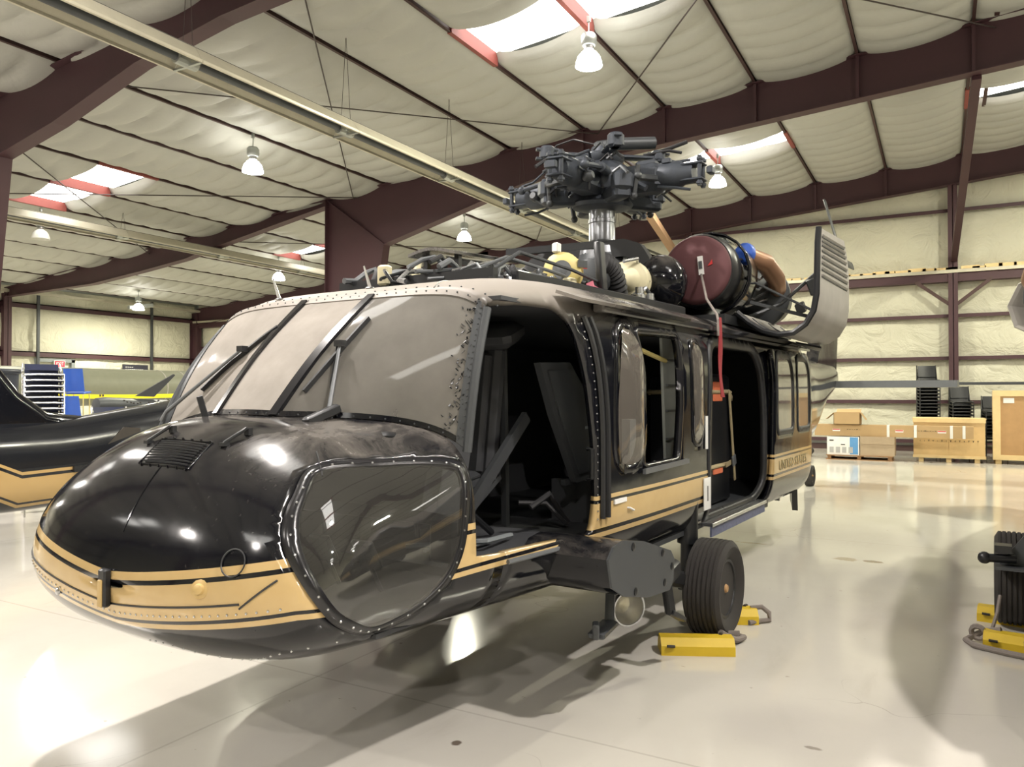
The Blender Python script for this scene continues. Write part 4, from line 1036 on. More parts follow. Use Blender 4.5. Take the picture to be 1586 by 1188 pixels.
# inlet plenum domes, engines
ENG_Y, ENG_Z = .765, 2.755
for sy in (1, -1):
    m = MB(); m.sphere(P(4.42, sy*.56, 2.62), .24, 22, 14, (.85, .95, 1.0)); m.build('inlet_plenum', 'plain_paint', H)
    e = MB(); e.lathe([(.26, 0), (.31, .015), (.325, .06), (.325, .22), (.31, .26), (.28, .27), (.27, .5)], P(4.74, sy*ENG_Y, ENG_Z), (-1, 0, 0), 36); eng = e.build('engine_inlet_ring', 'black', H)
    q = MB(); pts = srange(-.20, .62, 16)
    q.sheet(lambda u, v: P(5.02+.36*v, sy*ENG_Y+sy*(.37-.02*v)*math.cos(math.pi*2*u), ENG_Z+.0+(.37-.02*v)*math.sin(math.pi*2*u)), pts, srange(0, 1, 4), (0, 0, 0.0)) if False else q.grid(lambda u, v: P(5.02+.36*v, sy*ENG_Y+sy*(.385-.03*v)*math.cos(math.pi*2*u), ENG_Z+(.385-.03*v)*math.sin(math.pi*2*u)), pts, srange(0, 1, 5))
    o = q.build('engine_cowl_band', 'plain_paint', eng); md = o.modifiers.new('t', 'SOLIDIFY'); md.thickness = .02
    q = MB(); q.lathe([(.22, 0), (.25, .1), (.25, .5), (.20, .6), (.20, .9), (.24, 1.0), (.24, 1.3), (.20, 1.45)], P(5.2, sy*ENG_Y, ENG_Z-.02), (-1, 0, 0), 24); q.build('engine_core', 'darkgrey', eng)
    q = MB(); q.tube([P(5.5, sy*(ENG_Y+.22), ENG_Z+.22), P(5.75, sy*(ENG_Y+.32), ENG_Z+.18), P(6.0, sy*(ENG_Y+.36), ENG_Z+.06), P(6.25, sy*(ENG_Y+.32), ENG_Z-.02)], [.085, .09, .09, .08], 12); q.build('bleed_air_duct', 'copper', eng)
    q = MB(); q.lathe([(.10, 0), (.105, .01), (.105, .05), (.10, .06)], P(5.44, sy*(ENG_Y+.20), ENG_Z+.235), (-.9, .3*sy, -.1), 14); q.build('duct_clamp', 'blue', eng)
    for i in range(9):
        q = MB(); a = -1+.35*i; b = a+.5; q.tube([P(5.4, sy*(ENG_Y+.26*math.cos(a)), ENG_Z+.26*math.sin(a)), P(5.7, sy*(ENG_Y+.28*math.cos(a)), ENG_Z+.28*math.sin(a)), P(6.1, sy*(ENG_Y+.27*math.cos(b)), ENG_Z+.27*math.sin(b)), P(6.4, sy*(ENG_Y+.22*math.cos(b)), ENG_Z+.22*math.sin(b))], .012, 6); q.build('fuel_line', ['steel', 'cable', 'grey'][i % 3], eng)
    q = MB(); q.lathe([(.05, -.02), (.20, -.02), (.30, .0), (.33, .03), (.33, .10), (.30, .14), (.27, .5)], P(6.25, sy*(ENG_Y+.10), ENG_Z-.08), (-1, -.05*sy, .02), 32); q.build('exhaust_cover', 'darkgrey', eng)
    q = MB(); q.mm(P(4.7, sy*.35, 2.28), P(7.1, sy*1.02, 2.36)); q.build('engine_deck', 'black', eng, smooth=0)
m = MB(); m.sheet(lambda u, v: P(6.9+2.0*v, (.9-.35*v)*math.cos(math.pi*u), 2.3+(.75-.45*v)*math.sin(math.pi*u)), srange(0, 1, 17), srange(0, 1, 8), (0, 0, -.02)); m.build('tail_fairing', 'plain_paint', H)
# the lit strut behind the rotor is built with the steel frames
# open engine cowl folded down as a work platform (port)
cs = [(1.02, 2.40), (1.12, 2.31), (1.25, 2.225), (1.38, 2.19), (1.50, 2.20), (1.60, 2.27), (1.665, 2.38), (1.69, 2.52), (1.695, 2.75), (1.70, 2.95), (1.71, 3.08)]
def cowl_pt(u, v):
    k = u*(len(cs)-1); i = min(int(k), len(cs)-2); f = k-i
    y = cs[i][0]+(cs[i+1][0]-cs[i][0])*f; z = cs[i][1]+(cs[i+1][1]-cs[i][1])*f
    top = max(0, (z-2.5)/.55)
    s0 = 5.05+.0*top; s1 = 6.75-.30*top**4
    return P(s0+(s1-s0)*v, y-.02*v, z+(.10*v*top))
def cowl(sy, parent):
    fl2 = lambda p: Vector((p.x, p.y*sy, p.z))
    m = MB(); m.sheet(lambda u, v: fl2(cowl_pt(u, v)), srange(0, 1, 31), srange(0, 1, 15), (0, -.02*sy, .012)); c = m.build('engine_cowl_door', 'cowl', parent, smooth=60); c['label'] = 'pale engine cowl folded down with louvre slots'
    m = MB(); q = [fl2(cowl_pt(u, 0)) for u in srange(0, 1, 31)]; m.tube(q, .026, 8); m.build('cowl_edge_seal', 'black', c)
    for i in range(8):
        m = MB(); u = .78+.026*i
        a, b = fl2(cowl_pt(u, .12)), fl2(cowl_pt(u, .92)); m.bar(a+Vector((0, .006*sy, -.004)), b+Vector((0, .006*sy, -.004)), .012, .016, up=(0, sy*.5, .85)); m.build('louvre_slat', 'cowl', c, smooth=0)
        m = MB(); m.bar(a+Vector((0, .003*sy, -.018)), b+Vector((0, .003*sy, -.018)), .006, .010); m.build('louvre_slot', 'darkgrey', c, smooth=0)
    m = MB()
    for v in (.25, .6, .9): m.tube([fl2(cowl_pt(u, v))+Vector((0, -.03*sy, .02)) for u in srange(.05, .95, 20)], .014, 6)
    m.tube([P(5.3, sy*1.0, 2.75), P(5.3, sy*1.62, 2.40)], .012, 6); m.build('cowl_rib', 'darkgrey', c)
    m = MB(); m.prism([P(6.5, 1.45*sy, 2.14), P(6.95, 1.35*sy, 2.13), P(6.9, 1.2*sy, 2.18), P(6.5, 1.2*sy, 2.2)], (0, 0, .02)); m.build('cowl_step', 'black', c, smooth=0)
    return c
cowl(1, H)
m = MB(); m.bar(P(5.6, .98, 2.55), P(5.9, 1.62, 2.36), .03, .03); m.tube([P(5.7, .95, 2.42), P(5.9, 1.2, 2.55), P(6.2, 1.5, 2.9)], .018, 6); m.box(P(6.1, 1.45, 2.72), (.12, .08, .16), (.3, .2, .1), .01); m.box(P(5.9, 1.38, 2.5), (.14, .08, .10), (.3, .2, .1), .01); m.build('cowl_stay', 'darkgrey', H)
# ------------------------------------------------------------------ mast and rotor head
m = MB(); m.lathe([(.21, 2.90), (.20, 2.97), (.15, 3.0), (.125, 3.02), (.118, 3.04), (.118, 3.19), (.124, 3.195), (.124, 3.225), (.116, 3.23), (.116, 3.45)], P(4.44, 0, 0), (0, 0, 1), 32); m.build('rotor_mast', 'mast', H)
hub = MB(); hub.lathe([(.14, 0), (.24, .03), (.30, .07), (.32, .14), (.30, .24), (.22, .30), (.16, .34)], (0, 0, 0), (0, 0, 1), 28)
hub = hub.build('rotor_hub', 'rotor', H); hub.location = P(4.44, 0, 3.39); hub.rotation_euler = (R(-2.5), R(2), 0)
def rotor_arm():
    a = MB(); a.box((.36, 0, .14), (.46, .24, .24), None, .05); a.lathe([(.10, 0), (.115, .05), (.115, .22), (.09, .26), (.08, .34)], (.50, 0, .15), (1, 0, -.02), 14)
    arm = a.build('rotor_arm', 'rotor', hub)
    def sub(mb, nm, mt='rotor'): o = mb.build(nm, mt, arm); return o
    q = MB()
    for dz in (-.065, .065): q.box((.80, 0, .145+dz), (.26, .15, .022), None, .008)
    for dy in (-.05, .05): q.tube([(.90, dy, .02), (.90, dy, .27)], .019, 8); q.lathe([(.03, 0), (.03, .02)], (.90, dy, .235), (0, 0, 1), 6); q.lathe([(.03, 0), (.03, .02)], (.90, dy, .035), (0, 0, 1), 6)
    q.box((.745, 0, .145), (.05, .13, .14), None, .01); sub(q, 'blade_clevis')
    q = MB(); q.tube([(.30, .17, .20), (.48, .20, .20)], .042, 10); q.tube([(.48, .20, .20), (.72, .17, .18)], .022, 8); q.sphere((.72, .17, .18), .04, 8, 6); q.sphere((.29, .17, .2), .04, 8, 6); sub(q, 'lag_damper')
    q = MB(); q.bar((.55, -.06, .12), (.46, -.30, .10), .06, .05, bev=.01); q.tube([(.46, -.30, .20), (.42, -.30, -.06)], .022, 8); q.sphere((.46, -.30, .11), .035, 8, 6); q.sphere((.42, -.30, -.05), .034, 8, 6); sub(q, 'pitch_link', 'darkgrey')
    q = MB(); q.box((.42, .02, .28), (.18, .12, .05), None, .015); q.tube([(.35, .05, .30), (.5, .1, .34), (.66, .05, .27), (.8, .02, .26)], .012, 6); q.box((.62, -.05, .26), (.08, .06, .05), None, .01); q.tube([(.55, -.08, .05), (.7, -.1, .02), (.82, -.04, .0)], .012, 6)
    q.box((.98, .0, .145), (.05, .10, .06), None, .008); sub(q, 'droop_stop')
    q = MB(); q.lathe([(.03, 0), (.045, .02), (.045, .07), (.03, .09)], (.60, .10, .10), (0, 1, .2), 10); q.tube([(.52, .12, .02), (.60, .16, .08), (.68, .14, .2)], .010, 6); sub(q, 'sensor_fitting', 'darkgrey')
    return arm
arm0 = rotor_arm()
for k, az in enumerate((2, 92, 182, 272)):
    o = arm0 if k == 0 else copy_tree(arm0, hub); o.rotation_euler = (0, R([1.5, -2, 2, 3.5][k]), R(az))
q = MB(); q.lathe([(.15, -.02), (.26, 0), (.28, .03), (.24, .08), (.16, .10)], (0, 0, -.06), (0, 0, 1), 24)
for k in range(4):
    a = R(45+90*k); q.bar((0, 0, .02), (.55*math.cos(a), .55*math.sin(a), .0), .14, .12, bev=.02); q.box((.5*math.cos(a), .5*math.sin(a), .08), (.16, .16, .16), (0, 0, a), .03)
    q.tube([(.34*math.cos(a), .34*math.sin(a), -.03), (.38*math.cos(a+.4), .38*math.sin(a+.4), .12), (.5*math.cos(a+.5), .5*math.sin(a+.5), .05)], .03, 6)
q.build('swashplate', 'rotor', hub)
q = MB(); q.lathe([(.17, .33), (.19, .36), (.19, .40), (.12, .43), (.10, .48)], (0, 0, 0), (0, 0, 1), 20)
for k in range(4):
    a = R(38+90*k); c_, s_ = math.cos(a), math.sin(a)
    q.bar((.08*c_, .08*s_, .40), (.46*c_, .46*s_, .40), .11, .03, bev=.008); q.lathe([(.05, -.05), (.07, -.03), (.07, .05), (.05, .07)], (.50*c_, .50*s_, .40), (0, 0, 1), 10)
    q.bar((.40*c_, .40*s_, .44), (.60*c_, .60*s_, .44), .06, .02); q.bar((.40*c_, .40*s_, .36), (.60*c_, .60*s_, .36), .06, .02)
q.build('vibration_absorber', 'rotor', hub)
q = MB(); q.tube([(-.05, .10, .51), (-.30, .36, .545)], .055, 12); q.box((.02, .02, .49), (.16, .14, .06), None, .015); q.build('top_canister', 'darkgrey', hub)
q = MB(); q.tube([(.05, -.05, .5), (.1, -.25, .56), (.1, -.42, .53), (.08, -.5, .44)], .008, 6); q.build('wiring_conduit', 'cable', hub); q = MB(); q.tube([(-.3, .3, .44), (-.36, .5, .50), (-.42, .62, .55)], .018, 8); q.tube([(-.2, .3, .42), (-.3, .5, .46), (-.35, .6, .44)], .014, 8); q.build('wiring_conduit', 'cable', hub)
for i in range(44):
    a = r4.random()*6.28; d = .2+.35*r4.random(); z = .0+.34*r4.random(); q = MB()
    p0 = Vector((math.cos(a)*d, math.sin(a)*d, z)); q.tube([p0, p0+Vector((.08*math.cos(a+1), .08*math.sin(a+1), .05)), p0+Vector((.17*math.cos(a+.7), .17*math.sin(a+.7), -.02))], .009+.008*r4.random(), 6)
    q.build('hub_line', r4.choice(['cable', 'darkgrey', 'rotor', 'grey']), hub)
# ------------------------------------------------------------------ landing gear
def tyre(parent, c, r, w, name='main_wheel'):
    t = MB(); h = w/2
    prof = [(r*.56, -h*.62), (r*.70, -h*.9), (r*.86, -h), (r*.955, -h*.86)]
    n = 7
    for i in range(n):
        a = -h*.72+1.44*h*i/(n-1)
        prof += [(r*(1-.012*abs(i-3)/3), a-.011), (r*(1-.012*abs(i-3)/3), a+.006), (r*.968, a+.008), (r*.968, a+.014)]
    prof += [(r*.955, h*.86), (r*.86, h), (r*.70, h*.9), (r*.56, h*.62)]
    t.lathe(prof, (0, 0, 0), (0, 1, 0), 48); o = t.build(name, 'tire', parent, smooth=25); o.location = c
    q = MB(); q.lathe([(r*.57, -h*.6), (r*.60, -h*.72), (r*.55, -h*.7), (r*.50, -h*.2), (r*.22, -h*.1), (r*.16, -h*.5), (r*.12, -h*.55), (r*.12, h*.55), (r*.16, h*.5), (r*.22, h*.1), (r*.50, h*.2), (r*.55, h*.7), (r*.60, h*.72), (r*.57, h*.6)], (0, 0, 0), (0, 1, 0), 32); q.build('wheel_rim', 'black', o, smooth=30)
    q = MB(); q.lathe([(r*.09, 0), (r*.10, .01), (r*.07, .03)], (0, h*.50, 0), (0, 1, 0), 12); q.build('hub_nut', 'woodbrown', o)
    return o
def gear(sy, parent):
    tyre(parent, P(3.54, sy*1.30, .335), .335, .255)
    m = MB(); m.tube([P(3.56, sy*1.10, .62), P(3.56, sy*1.10, 1.35)], .075, 14); m.tube([P(3.55, sy*1.10, .33), P(3.56, sy*1.10, .62)], .05, 12); m.tube([P(3.54, sy*1.05, .335), P(3.54, sy*1.28, .335)], .055, 10); m.build('shock_strut', 'black', parent)
    # drag beam fairing
    prof = [(1.62, .88), (1.68, .93), (1.80, .945), (2.05, .90), (2.42, .79), (2.47, .74), (2.46, .62), (2.40, .575), (2.1, .60), (1.80, .67), (1.66, .74)]
    m = MB(); m.prism([P(s, sy*.92, z) for s, z in prof], (0, sy*.48, 0)); fa = m.build('drag_beam_fairing', 'plain_paint', parent, smooth=50)
    m = MB(); m.prism([P(s, sy*1.40, z) for s, z in scale_poly(prof, 1.02)], (0, sy*.012, 0)); m.build('fairing_end_plate', 'darkgrey', fa, smooth=30)
    for s, z in ((1.9, .90), (1.93, .665), (2.33, .63), (2.3, .80), (2.44, .70)):
        m = MB(); m.lathe([(.022, 0), (.022, .006), (.012, .01)], P(s, sy*1.41, z), (0, sy, 0), 10); m.build('end_plate_bolt', 'black', fa)
    m = MB(); m.bar(P(2.4, sy*1.22, .66), P(3.50, sy*1.12, .36), .12, .11, bev=.02); m.tube([P(2.45, sy*1.28, .70), P(2.75, sy*1.27, .62), P(3.0, sy*1.2, .55)], .03, 8); m.box(P(2.85, sy*1.22, .56), (.22, .12, .12), (0, .2, 0), .02); m.build('drag_beam', 'black', parent)
    m = MB(); m.bar(P(2.62, sy*1.3, .60), P(2.66, sy*1.32, .36), .05, .06, bev=.01); m.bar(P(2.64, sy*1.32, .38), P(2.80, sy*1.34, .30), .06, .03, bev=.006); m.build('jack_hook', 'black', parent)
    return fa
fa = gear(1, H); gear(-1, H)
m = MB(); m.bar(P(2.08, 1.2, .63), P(2.02, 1.22, .44), .05, .03, bev=.006); m.bar(P(2.03, 1.22, .45), P(1.78, 1.26, .45), .09, .035, bev=.008); m.bar(P(1.78, 1.26, .44), P(1.74, 1.28, .53), .035, .045, bev=.008); m.build('foot_step', 'darkgrey', H)
m = MB(); m.lathe([(.02, .12), (.06, .10), (.095, .03), (.10, 0), (.10, -.012), (.092, -.012), (.085, 0), (.05, .07), (.01, .085)], P(2.18, 1.26, .50), (-.55, -.8, .05), 24); sl = m.build('search_light', 'steel', H)
m = MB(); m.lathe([(.001, 0), (.06, -.004), (.09, -.002)], P(2.175, 1.265, .50), (-.55, -.8, .05), 24); m.build('search_light_glass', 'lens', sl)
m = MB(); m.bar(P(2.2, 1.25, .58), P(2.2, 1.25, .66), .04, .04); m.build('search_light_bracket', 'black', sl, smooth=0)
# belly antennas
for s, y in ((2.6, .3),):
    m = MB(); m.prism([P(s, y, .55), P(s+.3, y, .55), P(s+.24, y, .40), P(s+.12, y, .40)], (0, .012, 0)); m.build('blade_antenna', 'white', H, smooth=0)
# tail pylon, tail rotor, stabilator, tail wheel
m = MB(); pr = [(13.2, 2.26), (14.7, 4.5), (15.6, 4.6), (15.3, 3.2), (15.0, 1.9), (14.4, 1.75)]
m.prism([P(s, -.11, z) for s, z in pr], (0, .22, 0)); m.build('tail_pylon', 'plain_paint', H, smooth=0)
tr = MB(); tr.lathe([(.05, 0), (.14, .03), (.14, .10), (.05, .13)], P(15.1, .14, 4.35), (0, 1, .3), 14); tr = tr.build('tail_rotor_hub', 'darkgrey', H)
for k in range(3):
    m = MB(); a = R((96, 176, 356)[k]); d = Vector((math.cos(a), -.28*math.sin(a), math.sin(a))); c = P(15.1, .24, 4.38)
    m.bar(c+d*.08, c+d*1.35, .17, .035, up=(0, 1, .3), bev=.01); m.build('tail_rotor_blade', 'darkgrey', tr)
m = MB(); sb = [(14.35, -2.3), (14.35, 2.3), (14.45, 2.42), (14.95, 2.42), (15.05, 2.3), (15.15, 0), (15.05, -2.3), (14.95, -2.42), (14.45, -2.42)]
m.prism([P(s, min(y, 2.28), 1.80) for s, y in sb], (0, 0, .13)); m.build('stabilator', 'grey', H, smooth=0)
tyre(H, P(13.0, 0, .19), .19, .14, 'tail_wheel')
m = MB(); m.bar(P(12.2, 0, .95), P(13.0, 0, .22), .08, .08); m.tube([P(12.9, 0, .4), P(12.9, 0, 1.5)], .045, 10); m.build('tail_wheel_strut', 'black', H)
# ------------------------------------------------------------------ things on and in the helicopter (own objects)
HM = HELI.matrix_basis.copy() if False else (Matrix.Translation(HELI.location) @ Euler((0, 0, R(237.3+29.2))).to_matrix().to_4x4())
def at_heli(name, s, y, z): o = empty(name); o.location = HM @ P(s, y, z); o.rotation_euler = (0, 0, R(237.3+29.2)); return o
ic = at_heli('engine_inlet_cover', 4.70, .765, 2.755); tag(ic, 'round maroon engine inlet cover with a hanging red streamer', 'cover')
m = MB(); m.lathe([(.02, 0), (.255, 0), (.285, -.012), (.30, -.03), (.30, -.055), (.02, -.055)], (0, 0, 0), (1, 0, 0), 40); m.build('cover_pad', 'red', ic)
m = MB(); m.bar((.012, .045, .11), (.012, .06, -.05), .045, .012, up=(1, 0, 0)); m.build('cover_handle', 'white', ic, smooth=0)
m = MB(); m.bar((.02, .05, .065), (.02, .055, .0), .03, .012, up=(1, 0, 0)); m.build('handle_grip', 'darkgrey', ic, smooth=0)
m = MB(); m.prism([(.004, .11, .02), (.004, .155, .035), (.004, .15, .075)], (.004, 0, 0)); m.build('printed_mark', 'redbright', ic, smooth=0)
m = MB(); m.tube([(.02, .06, -.05), (.30, .20, -.30), (.60, .38, -.46), (.74, .435, -.52), (.76, .44, -.64)], .010, 7); m.build('cover_cord', 'rope', ic)
sw = [(.08, .42, -.50), (.08, .425, -.62), (.07, .43, -.85), (.06, .42, -1.08)]
m = MB(); m.sheet(lambda u, v: Vector((.72-.06*v+.010*math.sin(v*9)+(.05+.05*v)*(u-.5), .445+.010*math.sin(v*7+u)-.02*abs(u-.5), -.50-.60*v)), srange(0, 1, 3), srange(0, 1, 14), (0, .004, 0)); m.build('streamer', 'ribbon', ic, smooth=60)
# black case strapped in the cabin doorway
cc = at_heli('equipment_case', 4.95, .62, .715); tag(cc, 'tall black case with orange corners strapped upright in the cabin doorway', 'case')
m = MB(); m.box((0, 0, .57), (.62, .55, 1.14), None, .03); m.build('case_body', 'black', cc)
m = MB(); m.box((.06, .0, .985), (.30, .56, .22), None, .03); m.build('orange_band', 'orange', cc)
m = MB(); m.box((.06, .0, .30), (.30, .565, .12), None, .03); m.build('orange_band', 'orange', cc)
for z in (.98, .33):
    m = MB(); m.box((0, 0, z), (.65, .585, .05), None, .02); m.build('tie_strap', 'webbing', cc)
m = MB(); m.bar((-.20, .30, .98), (-.33, .31, .18), .045, .008, up=(0, 1, 0)); m.bar((-.20, .30, .98), (-.38, .27, .92), .045, .008, up=(0, 1, 0)); m.bar((-.1, .30, .33), (-.45, .28, .36), .04, .008, up=(0, 1, 0)); m.build('loose_strap', 'webbing', cc, smooth=0)
m = MB(); m.box((-.30, .31, .36), (.09, .02, .10), (0, .3, 0), .008); m.build('strap_buckle', 'grey', cc)

# ------------------------------------------------------------------ second helicopter, mostly out of frame on the right
H2 = copy_tree(HELI, None, ('engine_cowl_door', 'cowl_stay', 'door_lettering', 'bracing', 'armour_pad', 'hydraulic_line', 'hydraulic_module', 'servo_cylinder', 'hub_line', 'stabilator', 'blade_antenna', 'hydraulic_line', 'control_rod', 'drag_beam_fairing', 'drag_beam', 'jack_hook', 'foot_step', 'search_light'))
H2.location = (1.54, 3.10, 0)
tag(H2, 'second black helicopter beyond the right edge, only wheel and open cowl showing', 'helicopter')
m = MB(); pod = Vector((1.12, 12.07, 2.84)); ax_ = HM.to_3x3().inverted() @ Vector((-.55, -.80, .05)); pc0 = HM.to_3x3().inverted() @ (pod-Vector((1.54, 3.10, 0)))
m.lathe([(.20, -.9), (.36, -.5), (.42, 0), (.40, .02), (.37, -.02), (.30, -.5), (.02, -.55)], pc0, ax_, 8); m.build('exhaust_pod', 'cowl', H2, smooth=0)
m = MB(); m.prism([P(s, max(y, -2.30), 1.86) for s, y in sb], (0, 0, .05)); m.build('stabilator', 'darkgrey', H2, smooth=0)
m = MB()
m.bar(P(3.10, -1.20, .50), P(3.10, -1.42, .50), .26, .02); m.prism([P(3.12, -1.19, .50), P(3.12, -1.40, .50), P(3.12, -1.19, .80)], (.02, 0, 0)); m.bar(P(3.1, -1.21, .42), P(3.1, -1.21, .90), .05, .04); m.build('tow_bracket', 'darkgrey', H2, smooth=0)
m = MB(); m.tube([P(3.05, -1.30, .56), P(3.0, -1.47, .56)], .03, 10); m.sphere(P(3.0, -1.48, .56), .042, 10, 8); m.mm(P(3.0, -1.32, .60), P(3.12, -1.42, .65)); m.build('tow_pin', 'black', H2)
# ------------------------------------------------------------------ chocks
def chock(name, loc, rz, lab, grp='yellow wheel chocks'):
    root = empty(name, loc, rz); tag(root, lab, 'chock', grp)
    m = MB(); m.prism([(-.235, -.09, 0), (-.235, .09, 0), (-.235, .09, .045), (-.235, .04, .105), (-.235, -.05, .105), (-.235, -.09, .06)], (.47, 0, 0)); m.build('chock_body', 'yellow', root, smooth=0)
    m = MB(); m.tube([(-.20, -.105, .065), (-.15, -.098, .062)], .010, 6); m.tube([(.16, .02, .108), (.19, .07, .10)], .012, 6); m.build('rope_hole', 'ink', root)
    return root
c1 = chock('wheel_chock', (-1.41, 4.98, 0), R(26), 'yellow chock lying in front of the ribbed main wheel')
m = MB(); pts = [(.17, .05, .11), (.24, .10, .06), (.30, .16, .03), (.36, .22, .03), (.30, .27, .03), (.24, .22, .05), (.33, .20, .06)]; m.tube(pts, .022, 8); m.build('chock_rope', 'rope', c1)
c2 = chock('wheel_chock', (-1.42, 5.74, 0), R(28), 'yellow chock behind the ribbed main wheel with a rope loop')
m = MB(); m.tube([(.20, 0, .10), (.28, -.01, .11), (.33, -.02, .07), (.33, -.03, .02), (.26, -.05, .02), (.16, -.10, .02)], .018, 8); m.build('chock_rope', 'rope', c2)
c3 = chock('wheel_chock', (.47, 6.02, 0), R(-8), 'yellow chock with a grey rope in front of the wheel at the right edge')
m = MB(); m.tube([(-.14, .03, .11), (-.24, .05, .08), (-.30, .04, .04), (-.34, -.02, .02), (-.28, -.12, .02), (-.1, -.17, .02), (.1, -.20, .02), (.3, -.20, .02)], .020, 8); m.torus((-.27, .02, .07), (.3, 1, .2), .045, .018, 14, 6); m.torus((.02, -.16, .06), (1, .2, .1), .045, .018, 14, 6); m.tube([(-.2, .05, .08), (-.17, .12, .2), (-.16, .2, .3)], .012, 6); m.build('chock_rope', 'rope', c3)
c4 = chock('wheel_chock', (.46, 6.72, 0), R(-8), 'yellow chock peeping out behind the wheel at the right edge')
# ------------------------------------------------------------------ crates, boxes and stacked chairs by the end wall
def planks(root, x0, x1, y, z0, z1, mt, n, name):
    for i in range(n):
        a = x0+(x1-x0)*i/n; m = MB(); m.mm((a+.004, y-.012, z0), (x0+(x1-x0)*(i+1)/n-.004, y, z1)); m.build(name, mt, root, smooth=0)
cr = empty('wooden_crate', (.14, 22.15, 0)); tag(cr, 'low pale plywood crate with a row of stencilled marks, below the black chair stacks', 'crate')
m = MB(); m.mm((-.76, -.44, .11), (.76, .45, 1.05)); m.build('crate_body', 'wood', cr, smooth=0)
planks(cr, -.77, .77, -.44, .13, 1.0, 'wood', 2, 'plywood_panel')
for a, b in (((-.78, -.475, .10), (.78, -.445, .17)), ((-.78, -.475, .97), (.78, -.445, 1.07)), ((-.79, -.47, 1.05), (.79, .46, 1.08))):
    m = MB(); m.mm(a, b); m.build('batten', 'woodlight', cr, smooth=0)
for x in (-.60, 0, .60):
    m = MB(); m.mm((x-.055, -.42, 0), (x+.055, .42, .10)); m.build('skid', 'woodlight', cr, smooth=0)
r5 = random.Random(4)
m = MB()
for i in range(14):
    x = -.62+i*.095; h = .03+.012*r5.random(); m.mm((x-.004, -.455, .50), (x+.004, -.452, .50+h)); 
    if r5.random() > .4: m.mm((x-.02, -.455, .50+h-.008), (x+.02, -.452, .50+h))
    if r5.random() > .5: m.mm((x-.016, -.455, .512), (x+.012, -.452, .52))
m.build('stencilled_marks', 'ink', cr, smooth=0)
cr2 = empty('wooden_crate', (1.86, 22.2, 0)); tag(cr2, 'tall crate with brown panel and pale pine frame at the right edge', 'crate')
m = MB(); m.mm((-.76, -.42, .12), (.8, .5, 1.72)); m.build('crate_body', 'woodlight', cr2, smooth=0)
m = MB(); m.mm((-.64, -.445, .20), (.74, -.42, 1.62)); m.build('crate_panel', 'woodbrown', cr2, smooth=0)
for a, b in (((-.80, -.47, .10), (-.64, -.42, 1.76)), ((-.80, -.472, 1.62), (.84, -.422, 1.76)), ((-.80, -.472, .10), (.84, -.422, .22)), ((.70, -.47, .10), (.84, -.42, 1.76))):
    m = MB(); m.mm(a, b); m.build('batten', 'woodlight', cr2, smooth=0)
for x in (-.68, 0, .7):
    m = MB(); m.mm((x-.06, -.4, 0), (x+.06, .4, .10)); m.build('skid', 'woodlight', cr2, smooth=0)
m = MB(); m.mm((-.58, -.452, 1.46), (-.36, -.446, 1.58)); lb_ = m.build('shipping_label', 'white', cr2, smooth=0)
m = MB(); m.bar((-.12, -.455, .98), (.0, -.455, 1.3), .05, .01, up=(0, 1, 0)); m.build('black_strap', 'black', cr2, smooth=0)
pal = empty('pallet', (-1.84, 21.65, 0)); tag(pal, 'brown wooden pallet carrying boxes under the long carton', 'pallet')
for i in range(3):
    m = MB(); x = -.74+.70*i; m.mm((x, -.40, .02), (x+.09, .40, .10)); m.build('stringer', 'pallet', pal, smooth=0)
for i in range(6):
    m = MB(); y = -.42+.145*i; m.mm((-.77, y, .10), (.77, y+.11, .125)); m.build('deck_board', 'pallet', pal, smooth=0)
    if i in (0, 3, 5): m = MB(); m.mm((-.77, y, 0), (.77, y+.11, .022)); m.build('bottom_board', 'pallet', pal, smooth=0)
def carton(name, c, sz, mt, lab, rz=0, cat='box'):
    root = empty(name, (c[0], c[1], c[2]), rz); tag(root, lab, cat)
    m = MB(); m.mm((-sz[0]/2, -sz[1]/2, 0), (sz[0]/2, sz[1]/2, sz[2])); m.build('carton_body', mt, root, smooth=0)
    return root
b1 = carton('storage_box', (-2.21, 21.6, .125), (.76, .66, .46), 'white', 'white printed box with a blue stripe on the pallet, left of the plain carton')
m = MB(); m.mm((.16, -.334, .02), (.35, -.33, .45)); m.build('blue_stripe', 'blueprint', b1, smooth=0)
for i in range(4):
    m = MB(); m.mm((-.32+i*.15, -.335, .05), (-.22+i*.15, -.331, .20)); m.build('printed_panel', 'stain', b1, smooth=0)
m = MB(); m.mm((-.05, -.335, .25), (.05, -.331, .275)); m.mm((-.32, -.335, .35), (-.22, -.331, .38)); m.build('hand_hole', 'ink', b1, smooth=0)
b2 = carton('cardboard_box', (-1.42, 21.6, .125), (.78, .66, .47), 'cardgrey', 'plain closed cardboard carton on the right half of the pallet')
m = MB(); m.mm((-.39, -.345, .29), (.39, -.32, .48)); m.build('box_lid', 'cardgrey', b2, smooth=0)
b3 = carton('long_carton', (-1.12, 21.46, .605), (3.55, .30, .29), 'card', 'very long cardboard carton lying across the boxes', R(-1.2))
for x in (-.05, .55, 1.32, 1.58):
    m = MB(); m.mm((x-.03, -.154, -.003), (x+.03, .154, .293)); m.build('packing_tape', 'white', b3, smooth=0)
for x in (-1.25, .20, 1.12):
    m = MB(); m.mm((x-.09, -.153, .12), (x+.09, -.150, .18)); lb_ = m.build('shipping_label', 'white', b3, smooth=0)
    m = MB(); m.mm((x-.085, -.1545, .15), (x+.085, -.1535, .175)); m.build('label_stripe', 'redbright', lb_, smooth=0)
m = MB()
for x0 in (-1.0, .5, .75):
    for i in range(6): m.mm((x0+i*.055, -.153, .16), (x0+i*.055+.035, -.1505, .165+.015*r5.random()))
m.build('handwritten_marks', 'ink', b3, smooth=0)
